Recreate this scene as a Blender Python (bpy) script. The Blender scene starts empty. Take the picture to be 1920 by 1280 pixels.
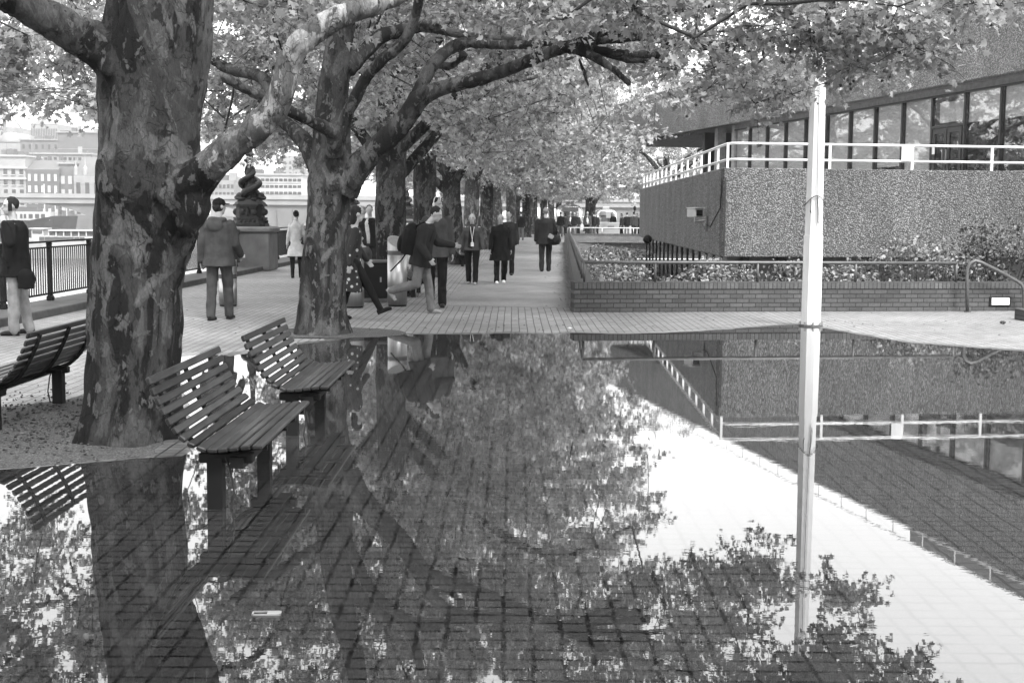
import bpy, bmesh, math, random
import numpy as np
from mathutils import Vector, Matrix, Quaternion, noise
R = math.radians
scene = bpy.context.scene
# ---------------------------------------------------------------- camera
H0 = 1.65; FP = 2400.0; PITCH = math.atan(241/2400.0); ROLL = 0.0075
_cp, _sp = math.cos(PITCH), math.sin(PITCH)
_r0 = Vector((1,0,0)); _u0 = Vector((0,_sp,_cp)); CF = Vector((0,_cp,-_sp))
CR = math.cos(ROLL)*_r0 + math.sin(ROLL)*_u0
CU = -math.sin(ROLL)*_r0 + math.cos(ROLL)*_u0
cd = bpy.data.cameras.new('camera'); cam = bpy.data.objects.new('camera', cd)
scene.collection.objects.link(cam); scene.camera = cam
cd.sensor_width = 36; cd.lens = 36*FP/1920; cd.clip_start = .05; cd.clip_end = 5000
m = Matrix((( CR.x, CU.x, -CF.x, 0),(CR.y, CU.y, -CF.y, 0),(CR.z, CU.z, -CF.z, H0),(0,0,0,1)))
cam.matrix_world = m
# ---------------------------------------------------------------- world, sun, exposure
W = bpy.data.worlds.new('World'); scene.world = W; W.use_nodes = True
wn, wl = W.node_tree.nodes, W.node_tree.links
SUN_EL, SUN_AZ = R(52), R(152)     # azimuth from +Y towards +X: behind the camera, to the right
sky = wn.new('ShaderNodeTexSky'); sky.sky_type = 'NISHITA'; sky.sun_disc = False
sky.sun_elevation = SUN_EL; sky.sun_rotation = SUN_AZ; sky.dust_density = 3; sky.air_density = 1
bw = wn.new('ShaderNodeRGBToBW'); wl.new(sky.outputs[0], bw.inputs[0])
mx = wn.new('ShaderNodeMix'); mx.data_type = 'FLOAT'; mx.inputs[0].default_value = .75   # overcast: an even bright cloud sheet
wl.new(bw.outputs[0], mx.inputs[2]); mx.inputs[3].default_value = 12.5
wl.new(mx.outputs[0], wn['Background'].inputs[0]); wn['Background'].inputs[1].default_value = .14
sl = bpy.data.lights.new('sun', 'SUN'); sl.energy = 3.8; sl.angle = R(18); sl.color = (1,1,1)
so = bpy.data.objects.new('sun', sl); scene.collection.objects.link(so)
sdir = Vector((math.sin(SUN_AZ)*math.cos(SUN_EL), math.cos(SUN_AZ)*math.cos(SUN_EL), math.sin(SUN_EL)))
so.rotation_euler = sdir.to_track_quat('Z', 'Y').to_euler(); so.location = (5,-10,30)
scene.view_settings.view_transform = 'Standard'; scene.view_settings.look = 'None'
scene.view_settings.gamma = 1; scene.view_settings.exposure = 1.0
cy = scene.cycles
cy.max_bounces = 7; cy.diffuse_bounces = 4; cy.glossy_bounces = 3; cy.transmission_bounces = 4
cy.transparent_max_bounces = 8; cy.volume_bounces = 0; cy.use_denoising = True; cy.caustics_reflective = False; cy.caustics_refractive = False
cy.sample_clamp_indirect = 6
# ---------------------------------------------------------------- pixel -> place helpers (used to survey the photograph)
def ray(px, py): return CF + (px-960)/FP*CR + (640-py)/FP*CU
def G(px, py, h=0.0):
    d = ray(px, py); t = (h-H0)/d.z; return Vector((d.x*t, d.y*t, h))
def P(px, py, Y):
    d = ray(px, py); t = Y/d.y; return Vector((d.x*t, Y, H0+d.z*t))
rnd = random.Random(7)
# ---------------------------------------------------------------- object helpers
C = scene.collection
def tag(o, label=None, cat=None, group=None, kind=None):
    if label: o['label'] = label
    if cat: o['category'] = cat
    if group: o['group'] = group
    if kind: o['kind'] = kind
    return o
def empty(name, loc=(0,0,0), rz=0, label=None, cat=None, group=None):
    o = bpy.data.objects.new(name, None); C.objects.link(o); o.location = loc; o.rotation_euler = (0,0,rz)
    o.empty_display_size = .2
    return tag(o, label, cat, group)
class MB:
    def __init__(s): s.v = []; s.f = []
    def add(s, vs, fs):
        n = len(s.v); s.v.extend([tuple(v) for v in vs]); s.f.extend([tuple(i+n for i in f) for f in fs]); return s
    def box(s, c, d, rot=None):
        hx, hy, hz = d[0]/2, d[1]/2, d[2]/2; c = Vector(c)
        vs = [Vector((x,y,z)) for z in (-hz,hz) for y in (-hy,hy) for x in (-hx,hx)]
        if rot is not None: vs = [rot @ v for v in vs]
        return s.add([v+c for v in vs], [(0,2,3,1),(4,5,7,6),(0,1,5,4),(2,6,7,3),(0,4,6,2),(1,3,7,5)])
    def bevbox(s, c, d, b=.01, rot=None):
        # box with chamfered vertical & horizontal edges: three stacked rings
        hx, hy, hz = d[0]/2, d[1]/2, d[2]/2; c = Vector(c); rings = []
        for (z, i) in ((-hz,b),(-hz+b,0),(hz-b,0),(hz,b)):
            x, y = hx-i, hy-i; k = b
            rings.append([Vector(p) for p in ((-x+k,-y,z),(x-k,-y,z),(x,-y+k,z),(x,y-k,z),(x-k,y,z),(-x+k,y,z),(-x,y-k,z),(-x,-y+k,z))])
        vs = [v for r in rings for v in r]
        if rot is not None: vs = [rot @ v for v in vs]
        fs = [tuple(range(7,-1,-1)), tuple(range(24,32))]
        for r in range(3):
            for i in range(8): fs.append((r*8+i, r*8+(i+1)%8, r*8+8+(i+1)%8, r*8+8+i))
        return s.add([v+c for v in vs], fs)
    def loft(s, rings, cap=True):
        n = len(rings[0]); vs = [v for r in rings for v in r]; fs = []
        for k in range(len(rings)-1):
            for i in range(n): fs.append((k*n+i, k*n+(i+1)%n, (k+1)*n+(i+1)%n, (k+1)*n+i))
        if cap: fs.append(tuple(range(n-1,-1,-1))); fs.append(tuple(range((len(rings)-1)*n, len(rings)*n)))
        return s.add(vs, fs)
    def tube(s, pts, rad, n=8, cap=True, sq=1.0, start=0.0):
        pts = [Vector(p) for p in pts]; m = len(pts)
        if not hasattr(rad, '__len__'): rad = [rad]*m
        rings = []; pn = None
        for i, p in enumerate(pts):
            t = (pts[min(i+1,m-1)]-pts[max(i-1,0)]).normalized()
            if pn is None: pn = t.orthogonal().normalized() if abs(t.z) > .9 else t.cross(Vector((0,0,1))).normalized()
            pn = (pn - t*pn.dot(t)).normalized(); b = t.cross(pn)
            rings.append([p + rad[i]*(math.cos(a)*pn + sq*math.sin(a)*b) for a in (start+2*math.pi*k/n for k in range(n))])
        return s.loft(rings, cap)
    def cyl(s, p1, p2, r1, r2=None, n=16, start=0.0): return s.tube([p1,p2], [r1, r1 if r2 is None else r2], n, start=start)
    def ell(s, c, r, rot=None, n=12, m=8):
        c = Vector(c); vs = []; fs = []
        if not hasattr(r, '__len__'): r = (r,r,r)
        for j in range(1, m):
            t = math.pi*j/m
            for i in range(n):
                a = 2*math.pi*i/n; vs.append(Vector((r[0]*math.sin(t)*math.cos(a), r[1]*math.sin(t)*math.sin(a), r[2]*math.cos(t))))
        vs += [Vector((0,0,r[2])), Vector((0,0,-r[2]))]; T, B = len(vs)-2, len(vs)-1
        if rot is not None: vs = [rot @ v for v in vs]
        for j in range(m-2):
            for i in range(n): fs.append((j*n+i, (j+1)*n+i, (j+1)*n+(i+1)%n, j*n+(i+1)%n))
        for i in range(n): fs.append((i, (i+1)%n, T)); fs.append(((m-2)*n+(i+1)%n, (m-2)*n+i, B))
        return s.add([v+c for v in vs], fs)
    def cap(s, p1, r1, p2, r2, n=10):   # tapered capsule
        p1, p2 = Vector(p1), Vector(p2); s.tube([p1,p2], [r1,r2], n); s.ell(p1, r1, n=n, m=6); s.ell(p2, r2, n=n, m=6); return s
    def lathe(s, prof, c=(0,0,0), n=24):
        c = Vector(c); return s.loft([[c+Vector((r*math.cos(2*math.pi*k/n), r*math.sin(2*math.pi*k/n), z)) for k in range(n)] for r, z in prof])
    def prism(s, poly, z0, z1):
        return s.loft([[Vector((x,y,z0)) for x,y in poly], [Vector((x,y,z1)) for x,y in poly]])
    def face(s, vs): return s.add(vs, [tuple(range(len(vs)))])
    def data(s, name, smooth=False):
        me = bpy.data.meshes.new(name); me.from_pydata(s.v, [], s.f); me.update()
        if smooth: me.polygons.foreach_set('use_smooth', [True]*len(me.polygons))
        return me
    def obj(s, name, mat, parent=None, smooth=False, bevel=0, fix=True):
        me = s.data(name, smooth)
        if fix:
            bm = bmesh.new(); bm.from_mesh(me); bmesh.ops.recalc_face_normals(bm, faces=bm.faces); bm.to_mesh(me); bm.free()
        me.materials.append(mat); o = bpy.data.objects.new(name, me); C.objects.link(o)
        if parent: o.parent = parent
        if bevel:
            b = o.modifiers.new('bevel','BEVEL'); b.width = bevel; b.segments = 2; b.limit_method = 'ANGLE'
        return o
def remeshed(mb, name, mat, voxel, parent=None, smooth_it=3, disp=None):
    """union the overlapping primitives into one continuous skin"""
    me = mb.data(name); o = bpy.data.objects.new(name, me); C.objects.link(o)
    r = o.modifiers.new('r','REMESH'); r.mode = 'VOXEL'; r.voxel_size = voxel; r.use_smooth_shade = True
    if smooth_it:
        q = o.modifiers.new('s','SMOOTH'); q.factor = .5; q.iterations = smooth_it
    dg = bpy.context.evaluated_depsgraph_get()
    nm = bpy.data.meshes.new_from_object(o.evaluated_get(dg)); nm.name = name
    o.modifiers.clear(); o.data = nm; bpy.data.meshes.remove(me)
    if disp:
        n = len(nm.vertices); co = np.empty(n*3, np.float32); nm.vertices.foreach_get('co', co)
        no = np.empty(n*3, np.float32); nm.vertices.foreach_get('normal', no)
        co = co.reshape(-1,3); no = no.reshape(-1,3)
        dd = np.array([disp(Vector(c)) for c in co], np.float32)
        co += no*dd[:,None]; nm.vertices.foreach_set('co', co.ravel()); nm.update()
    nm.polygons.foreach_set('use_smooth', [True]*len(nm.polygons))
    nm.materials.clear(); nm.materials.append(mat)
    if parent: o.parent = parent
    return o
def dup(o, parent=None, loc=None, rz=None, label=None, group=None):
    c = o.copy(); C.objects.link(c); c.parent = parent
    if loc is not None: c.location = loc
    if rz is not None: c.rotation_euler = (0,0,rz)
    if label: c['label'] = label
    if group: c['group'] = group
    for ch in o.children: dup(ch, c)
    return c
# ---------------------------------------------------------------- materials (the photograph is black and white: every colour is grey)
def newmat(name):
    m = bpy.data.materials.new(name); m.use_nodes = True; nt = m.node_tree
    return m, nt, nt.nodes['Principled BSDF']
def N(nt, typ, ins=None, **kw):
    n = nt.nodes.new(typ)
    for k, v in kw.items(): setattr(n, k, v)
    for k, v in (ins or {}).items():
        if isinstance(v, bpy.types.NodeSocket): nt.links.new(v, n.inputs[k])
        else: n.inputs[k].default_value = v
    return n
def g3(v): return (v,v,v,1)
def ramp(nt, src, stops):
    r = N(nt, 'ShaderNodeValToRGB', {0: src}); e = r.color_ramp.elements
    while len(e) < len(stops): e.new(.5)
    for i, (p, v) in enumerate(stops): e[i].position = p; e[i].color = g3(v)
    return r.outputs[0]
def coords(nt, kind='Object', scale=(1,1,1), rot=(0,0,0), loc=(0,0,0)):
    tc = N(nt, 'ShaderNodeTexCoord'); mp = N(nt, 'ShaderNodeMapping', {0: tc.outputs[kind]})
    mp.inputs['Scale'].default_value = scale; mp.inputs['Rotation'].default_value = rot; mp.inputs['Location'].default_value = loc
    return mp.outputs[0]
def mixc(nt, fac, a, b, mode='MIX'):
    m = N(nt, 'ShaderNodeMix', data_type='RGBA', blend_type=mode)
    for i, v in ((0,fac),(6,a),(7,b)):
        if isinstance(v, bpy.types.NodeSocket): nt.links.new(v, m.inputs[i])
        elif i == 0: m.inputs[0].default_value = v
        else: m.inputs[i].default_value = g3(v)
    return m.outputs[2]
def bump(nt, b, height, strength=.3, dist=.01, normal=None):
    n = N(nt, 'ShaderNodeBump', {'Height': height, 'Strength': strength, 'Distance': dist})
    if normal is not None: nt.links.new(normal, n.inputs['Normal'])
    nt.links.new(n.outputs[0], b.inputs['Normal']); return n.outputs[0]
def plain(name, v, rough=.6, metal=0, var=.25, scale=6, bmp=0, spec=.5, stretch=(1,1,1)):
    m, nt, b = newmat(name); co = coords(nt, scale=stretch)
    n = N(nt, 'ShaderNodeTexNoise', {'Vector': co, 'Scale': scale, 'Detail': 6, 'Roughness': .6})
    c = ramp(nt, n.outputs[0], [(.3, v*(1-var)), (.7, v*(1+var))]); nt.links.new(c, b.inputs['Base Color'])
    b.inputs['Roughness'].default_value = rough; b.inputs['Metallic'].default_value = metal; b.inputs['Specular IOR Level'].default_value = spec
    if bmp:
        n2 = N(nt, 'ShaderNodeTexNoise', {'Vector': co, 'Scale': scale*8, 'Detail': 4}); bump(nt, b, n2.outputs[0], bmp, .005)
    return m
def m_paving(name, wet=False, damp=1.0):
    m, nt, b = newmat(name)
    tc = N(nt, 'ShaderNodeTexCoord'); sx = N(nt, 'ShaderNodeSeparateXYZ', {0: tc.outputs['Object']})
    wob = N(nt, 'ShaderNodeTexNoise', {'Vector': tc.outputs['Object'], 'Scale': .9, 'Detail': 2})
    wb = N(nt, 'ShaderNodeMath', {0: wob.outputs[0], 1: .022}, operation='MULTIPLY')
    yy = N(nt, 'ShaderNodeMath', {0: sx.outputs[1], 1: wb.outputs[0]}, operation='ADD')
    xx = N(nt, 'ShaderNodeMath', {0: sx.outputs[0], 1: wb.outputs[0]}, operation='ADD')
    if wet:
        rf = N(nt, 'ShaderNodeTexNoise', {'Vector': tc.outputs['Object'], 'Scale': 7, 'Detail': 3, 'Roughness': .6}); rs_ = N(nt, 'ShaderNodeSeparateXYZ', {0: rf.outputs['Color']})
        xx = N(nt, 'ShaderNodeMath', {0: rs_.outputs[0], 1: .03, 2: xx.outputs[0]}, operation='MULTIPLY_ADD'); yy = N(nt, 'ShaderNodeMath', {0: rs_.outputs[1], 1: .03, 2: yy.outputs[0]}, operation='MULTIPLY_ADD')
    cb = N(nt, 'ShaderNodeCombineXYZ', {0: xx.outputs[0], 1: yy.outputs[0]})
    br = N(nt, 'ShaderNodeTexBrick', {'Vector': cb.outputs[0], 'Scale': 1, 'Mortar Size': .0075 if not wet else .013, 'Mortar Smooth': .25 if not wet else .6, 'Brick Width': .113, 'Row Height': .105}); br.offset = 0
    k = .12 if wet else .80*damp
    br.inputs['Color1'].default_value = g3((.235 if not wet else .26)*k); br.inputs['Color2'].default_value = g3((.34 if not wet else .30)*k); br.inputs['Mortar'].default_value = g3((.05 if not wet else .03)*k)
    n1 = N(nt, 'ShaderNodeTexNoise', {'Vector': tc.outputs['Object'], 'Scale': .45, 'Detail': 7, 'Roughness': .65})
    n2 = N(nt, 'ShaderNodeTexNoise', {'Vector': tc.outputs['Object'], 'Scale': 45, 'Detail': 5, 'Roughness': .7})
    bcol = br.outputs[0]
    if wet:   # silt lying over the joints breaks their lines
        br.inputs['Mortar'].default_value = g3(.285*k)
        sm = N(nt, 'ShaderNodeTexNoise', {'Vector': tc.outputs['Object'], 'Scale': 5.5, 'Detail': 6, 'Roughness': .65})
        jf = N(nt, 'ShaderNodeMath', {0: br.outputs['Fac'], 1: ramp(nt, sm.outputs[0], [(.36,.30),(.56,1.0)])}, operation='MULTIPLY')
        bcol = mixc(nt, jf.outputs[0], bcol, .05*k)
    c = mixc(nt, 1.0, bcol, ramp(nt, n1.outputs[0], [(.32,.72),(.66,1.15)]), 'MULTIPLY')
    c = mixc(nt, 1.0, c, ramp(nt, n2.outputs[0], [(.3,.72),(.7,1.2)]), 'MULTIPLY')
    nt.links.new(c, b.inputs['Base Color'])
    if wet:
        # standing water: the bed seen through a mirror-smooth film
        b.inputs['Roughness'].default_value = .0; b.inputs['IOR'].default_value = 1.87
        w1 = N(nt, 'ShaderNodeMapping', {0: tc.outputs['Object']}); w1.inputs['Scale'].default_value = (1.2, 3.4, 1)
        w = N(nt, 'ShaderNodeTexNoise', {'Vector': w1.outputs[0], 'Scale': 3.2, 'Detail': 3, 'Roughness': .55})
        bump(nt, b, w.outputs[0], .10, .0012)
    else:
        b.inputs['Roughness'].default_value = .7 if damp == 1 else .32
        h = mixc(nt, .25, br.outputs[1], n2.outputs[0]); inv = N(nt, 'ShaderNodeInvert', {1: h})
        bump(nt, b, inv.outputs[0], .6, .006)
    return m
def m_gravel(name, v, scale=70, lo=.45, hi=1.5, bs=.8, dist=.01, patch=(.75,1.15), pscale=1.2):
    m, nt, b = newmat(name); co = coords(nt)
    vo = N(nt, 'ShaderNodeTexVoronoi', {'Vector': co, 'Scale': scale}); n1 = N(nt, 'ShaderNodeTexNoise', {'Vector': co, 'Scale': pscale, 'Detail': 6, 'Roughness': .7})
    bwc = N(nt, 'ShaderNodeRGBToBW', {0: vo.outputs['Color']})
    c = mixc(nt, 1.0, ramp(nt, bwc.outputs[0], [(.15, v*lo),(.85, v*hi)]), ramp(nt, n1.outputs[0], [(.35,patch[0]),(.65,patch[1])]), 'MULTIPLY')
    c = mixc(nt, 1.0, c, ramp(nt, vo.outputs['Distance'], [(.0,1.15),(.62,.45)]), 'MULTIPLY')
    nt.links.new(c, b.inputs['Base Color']); b.inputs['Roughness'].default_value = .85; b.inputs['Specular IOR Level'].default_value = .25
    inv = N(nt, 'ShaderNodeInvert', {1: vo.outputs['Distance']}); bump(nt, b, inv.outputs[0], bs, dist); return m
def m_brick(name, a, bb, mort, bw_=.225, rh=.075, soldier=False):
    m, nt, b = newmat(name); tc = N(nt, 'ShaderNodeTexCoord'); sx = N(nt, 'ShaderNodeSeparateXYZ', {0: tc.outputs['Object']})
    cb = N(nt, 'ShaderNodeCombineXYZ', {0: sx.outputs[0], 1: sx.outputs[2]})
    br = N(nt, 'ShaderNodeTexBrick', {'Vector': cb.outputs[0], 'Scale': 1, 'Mortar Size': .008, 'Mortar Smooth': .1, 'Brick Width': bw_, 'Row Height': rh, 'Bias': 0})
    if soldier: br.offset = 0
    br.inputs['Color1'].default_value = g3(a); br.inputs['Color2'].default_value = g3(bb); br.inputs['Mortar'].default_value = g3(mort)
    n2 = N(nt, 'ShaderNodeTexNoise', {'Vector': tc.outputs['Object'], 'Scale': 30, 'Detail': 6, 'Roughness': .7})
    n3 = N(nt, 'ShaderNodeTexNoise', {'Vector': tc.outputs['Object'], 'Scale': 1.3, 'Detail': 5})
    c = mixc(nt, 1.0, br.outputs[0], ramp(nt, n2.outputs[0], [(.3,.65),(.7,1.3)]), 'MULTIPLY')
    c = mixc(nt, 1.0, c, ramp(nt, n3.outputs[0], [(.35,.8),(.65,1.15)]), 'MULTIPLY')
    nt.links.new(c, b.inputs['Base Color']); b.inputs['Roughness'].default_value = .75
    inv = N(nt, 'ShaderNodeInvert', {1: br.outputs[1]}); bump(nt, b, inv.outputs[0], .7, .008); return m
def m_bark(name, k=1.0, zs=.62, dark=1.0, pale=1.0):
    m, nt, b = newmat(name)
    def nz(s, z, d, r, dist, loc=(0,0,0)): return N(nt, 'ShaderNodeTexNoise', {'Vector': coords(nt, scale=(1,1,z), loc=loc), 'Scale': s, 'Detail': d, 'Roughness': r, 'Distortion': dist}).outputs[0]
    big = nz(2.3, .42, 10, .60, .9); mid = nz(5.5, .55, 9, .58, .5, (4,2,1)); flk = nz(11, .6, 7, .55, .3, (9,1,5)); fine = nz(60, .45, 7, .8, 0)
    c = ramp(nt, big, [(.0,.026*dark*k),(.475,.030*dark*k),(.490,.075*k),(.555,.095*k),(.570,.15*k),(.66,.17*k)])
    c = mixc(nt, ramp(nt, mid, [(.555,0),(.575,1)]), c, ramp(nt, mid, [(.57,.20*k*pale),(.66,.30*k*pale)]))
    c = mixc(nt, ramp(nt, flk, [(.60,0),(.62,1)]), c, .26*k*pale)
    c = mixc(nt, ramp(nt, flk, [(.36,1),(.385,0)]), c, .035*k)
    ck = N(nt, 'ShaderNodeTexVoronoi', {'Vector': N(nt, 'ShaderNodeMixRGB', {0: .15, 1: coords(nt, scale=(1,1,.3)), 2: N(nt, 'ShaderNodeTexNoise', {'Vector': coords(nt), 'Scale': 9, 'Detail': 5}).outputs['Color']}, blend_type='ADD').outputs[0], 'Scale': 9}, feature='DISTANCE_TO_EDGE')
    crk = ramp(nt, ck.outputs['Distance'], [(.0,.25),(.03,1)])
    c = mixc(nt, ramp(nt, big, [(.44,1),(.56,.15)]), c, mixc(nt, 1.0, c, crk, 'MULTIPLY'))
    c = mixc(nt, 1.0, c, ramp(nt, fine, [(.28,.45),(.72,1.45)]), 'MULTIPLY')
    nt.links.new(c, b.inputs['Base Color']); b.inputs['Roughness'].default_value = .85; b.inputs['Specular IOR Level'].default_value = .2
    h1 = mixc(nt, .5, ramp(nt, mid, [(.55,0),(.58,1)]), ramp(nt, flk, [(.59,0),(.63,1)]))
    h = mixc(nt, .45, mixc(nt, .5, h1, crk), fine); bump(nt, b, h, 1.0, .03); return m
def m_wood(name, v):
    m, nt, b = newmat(name); co = coords(nt, scale=(14,1.2,14))
    n = N(nt, 'ShaderNodeTexNoise', {'Vector': co, 'Scale': 3, 'Detail': 8, 'Roughness': .7, 'Distortion': .4})
    big = N(nt, 'ShaderNodeTexNoise', {'Vector': coords(nt), 'Scale': 3.5, 'Detail': 4})
    oi = N(nt, 'ShaderNodeObjectInfo')
    c = mixc(nt, 1.0, ramp(nt, n.outputs[0], [(.3, v*.55),(.7, v*1.45)]), ramp(nt, big.outputs[0], [(.35,.6),(.65,1.35)]), 'MULTIPLY')
    c = mixc(nt, 1.0, c, ramp(nt, oi.outputs['Random'], [(0,.65),(1,1.35)]), 'MULTIPLY')
    nt.links.new(c, b.inputs['Base Color']); b.inputs['Roughness'].default_value = .38; b.inputs['Specular IOR Level'].default_value = .32
    bump(nt, b, n.outputs[0], .35, .003); return m
def m_leaf(name, v, tr=.38, gl=.0):
    m, nt, b = newmat(name); nt.nodes.remove(b); out = nt.nodes['Material Output']
    at = N(nt, 'ShaderNodeAttribute', attribute_name='tone')
    c = mixc(nt, 1.0, v, at.outputs['Color'], 'MULTIPLY')
    d = N(nt, 'ShaderNodeBsdfDiffuse', {0: c}); t = N(nt, 'ShaderNodeBsdfTranslucent', {0: c})
    mx = N(nt, 'ShaderNodeMixShader', {0: tr, 1: d.outputs[0], 2: t.outputs[0]})
    g = N(nt, 'ShaderNodeBsdfGlossy', {0: g3(.7), 1: .45}); m2 = N(nt, 'ShaderNodeMixShader', {0: .05, 1: mx.outputs[0], 2: g.outputs[0]})
    nt.links.new(m2.outputs[0], out.inputs[0]); return m
def m_glass(name, tint=.75, refl=.30):
    m, nt, b = newmat(name); nt.nodes.remove(b); out = nt.nodes['Material Output']
    t = N(nt, 'ShaderNodeBsdfTransparent', {0: g3(tint)}); g = N(nt, 'ShaderNodeBsdfGlossy', {0: g3(.9), 1: .015})
    lw = N(nt, 'ShaderNodeLayerWeight', {0: .5}); f = N(nt, 'ShaderNodeMath', {0: lw.outputs[0], 1: .20, 2: refl}, operation='MULTIPLY_ADD'); f.use_clamp = True
    mx = N(nt, 'ShaderNodeMixShader', {0: f.outputs[0], 1: t.outputs[0], 2: g.outputs[0]}); nt.links.new(mx.outputs[0], out.inputs[0]); return m
def m_pebble(name, v, scale=30):
    m, nt, b = newmat(name); co = coords(nt)
    vo = N(nt, 'ShaderNodeTexVoronoi', {'Vector': co, 'Scale': scale}); bwc = N(nt, 'ShaderNodeRGBToBW', {0: vo.outputs['Color']})
    n1 = N(nt, 'ShaderNodeTexNoise', {'Vector': coords(nt, scale=(1,1,.35)), 'Scale': 1.1, 'Detail': 6, 'Roughness': .65})
    n2 = N(nt, 'ShaderNodeTexNoise', {'Vector': co, 'Scale': scale*.45, 'Detail': 4, 'Roughness': .8})
    c = ramp(nt, bwc.outputs[0], [(.15, v*.64),(.5, v),(.85, v*1.42)])
    c = mixc(nt, 1.0, c, ramp(nt, vo.outputs['Distance'], [(.1,1.2),(.6,.3)]), 'MULTIPLY')
    c = mixc(nt, 1.0, c, ramp(nt, n1.outputs[0], [(.35,.74),(.65,1.12)]), 'MULTIPLY')
    c = mixc(nt, 1.0, c, ramp(nt, n2.outputs[0], [(.3,.7),(.7,1.25)]), 'MULTIPLY')
    nt.links.new(c, b.inputs['Base Color']); b.inputs['Roughness'].default_value = .7
    inv = N(nt, 'ShaderNodeInvert', {1: vo.outputs['Distance']}); bump(nt, b, inv.outputs[0], .8, .02); return m
M = {}
M['paving'] = m_paving('paving_blocks'); M['damp'] = m_paving('damp_paving', False, .5); M['puddle'] = m_paving('flooded_paving', True)
M['path'] = m_gravel('path_surface', .32, 110, .8, 1.2, .3, .004, (.82,1.12), .8)
M['gravel'] = m_gravel('pit_gravel', .11, 75, .5, 1.6, .9, .012)
M['soil'] = m_gravel('dark_soil', .10, 40, .3, 1.8, 1, .02)
M['brick'] = m_brick('brick', .045, .08, .014); M['soldier'] = m_brick('soldier_brick', .06, .09, .018, .075, .5, True)
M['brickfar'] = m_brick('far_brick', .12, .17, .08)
M['bark'] = m_bark('plane_bark', .40, dark=.6, pale=.75); M['bark2'] = m_bark('second_bark', .46, pale=.8); M['barklimb'] = m_bark('limb_bark', .95, dark=3.2, pale=1.1); M['barkfar'] = m_bark('far_bark', .45); M['barkpale'] = m_bark('pale_bark', 1.0, dark=3.0)
M['twig'] = plain('twig_bark', .03, .85)
M['leaf'] = m_leaf('plane_leaf', .46, .42); M['leafnear'] = m_leaf('near_leaf', .34, .42); M['shrub'] = m_leaf('shrub_leaf', .27, .3); M['shrubdark'] = m_leaf('dark_shrub_leaf', .09, .25)
M['wood'] = m_wood('bench_wood', .018); M['iron'] = plain('black_iron', .010, .55, 0, .2, 6, 0, .15)
M['castiron'] = plain('cast_iron', .014, .5, 0, .4, 5, .3, .22)
M['steel'] = plain('brushed_steel', .40, .42, 1, .12, 3, 0, .5, (8,8,.3)); M['darkband'] = plain('dark_band', .05, .5)
M['galv'] = plain('galvanised', .10, .5, .3)
M['whitepaint'] = plain('white_paint', .70, .5, 0, .10, 2.2, .12, .4, (3,3,.5)); M['railwhite'] = plain('white_rail_paint', .72, .45, 0, .08, 5)
M['granite'] = plain('granite', .12, .75, 0, .3, 2.5, .3); M['kerb'] = plain('kerb_concrete', .15, .85, 0, .3, 3, .3); M['kerbdark'] = plain('kerb_granite', .05, .8, 0, .4, 4, .3)
M['pebble'] = m_pebble('pebbledash', .20, 33); M['pebbledark'] = m_pebble('pebbledash_side', .36, 30); M['pebblefar'] = m_pebble('pebbledash_fascia', .30, 30)  # side wall and fascia lightened in colour to make up for shade there
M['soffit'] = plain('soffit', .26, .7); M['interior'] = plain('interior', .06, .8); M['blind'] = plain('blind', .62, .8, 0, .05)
M['mullion'] = plain('mullion', .025, .5); M['glass'] = m_glass('window_glass', .92, .045)
M['roomwall'] = plain('room_wall', .30, .8)
M['cable'] = plain('cable', .015, .7)
for k, v in dict(skin=.36, skindark=.2, hair=.018, hairgrey=.18, black=.009, charcoal=.02, midgrey=.055, bluegrey=.05, khaki=.24, tan=.13, denim=.12, palecoat=.42, white=.7, grey=.25, shoe=.015).items():
    M[k] = plain('cloth_'+k if k not in ('skin','skindark','hair','hairgrey') else k, v, .85 if k != 'shoe' else .45, 0, .22, 9, .25, .12)
def m_dots():
    m, nt, b = newmat('dotted_cloth'); vo = N(nt, 'ShaderNodeTexVoronoi', {'Vector': coords(nt), 'Scale': 10})
    nt.links.new(ramp(nt, vo.outputs['Distance'], [(.20,.4),(.27,.008)]), b.inputs['Base Color']); b.inputs['Roughness'].default_value = .8; return m
M['dots'] = m_dots()
def m_facade(name, v, var=.15): return plain(name, v, .8, 0, var, .3)
for k, v in dict(stone=.24, citybrick=.07, tower=.19, cityroof=.09, cityglass=.03, bank=.10, citywhite=.36, hull=.03, hullgrey=.06, boatglass=.08, bridge=.20, bridgedark=.13).items(): M[k] = m_facade('far_'+k, v)
def m_river():
    m, nt, b = newmat('river_water'); co = coords(nt, scale=(.5,1.6,1))
    w = N(nt, 'ShaderNodeTexNoise', {'Vector': co, 'Scale': 1.4, 'Detail': 6, 'Roughness': .6}); b.inputs['Base Color'].default_value = g3(.12)
    b.inputs['Roughness'].default_value = .12; b.inputs['IOR'].default_value = 1.6; bump(nt, b, w.outputs[0], .35, .12); return m
M['river'] = m_river()
M['lampglass'] = plain('lamp_globe', .8, .2)
M['aluminium'] = plain('polished_aluminium', .8, .22, .9, .08, 1); M['lightpanel'] = plain('light_panel', .75, .4)
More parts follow.
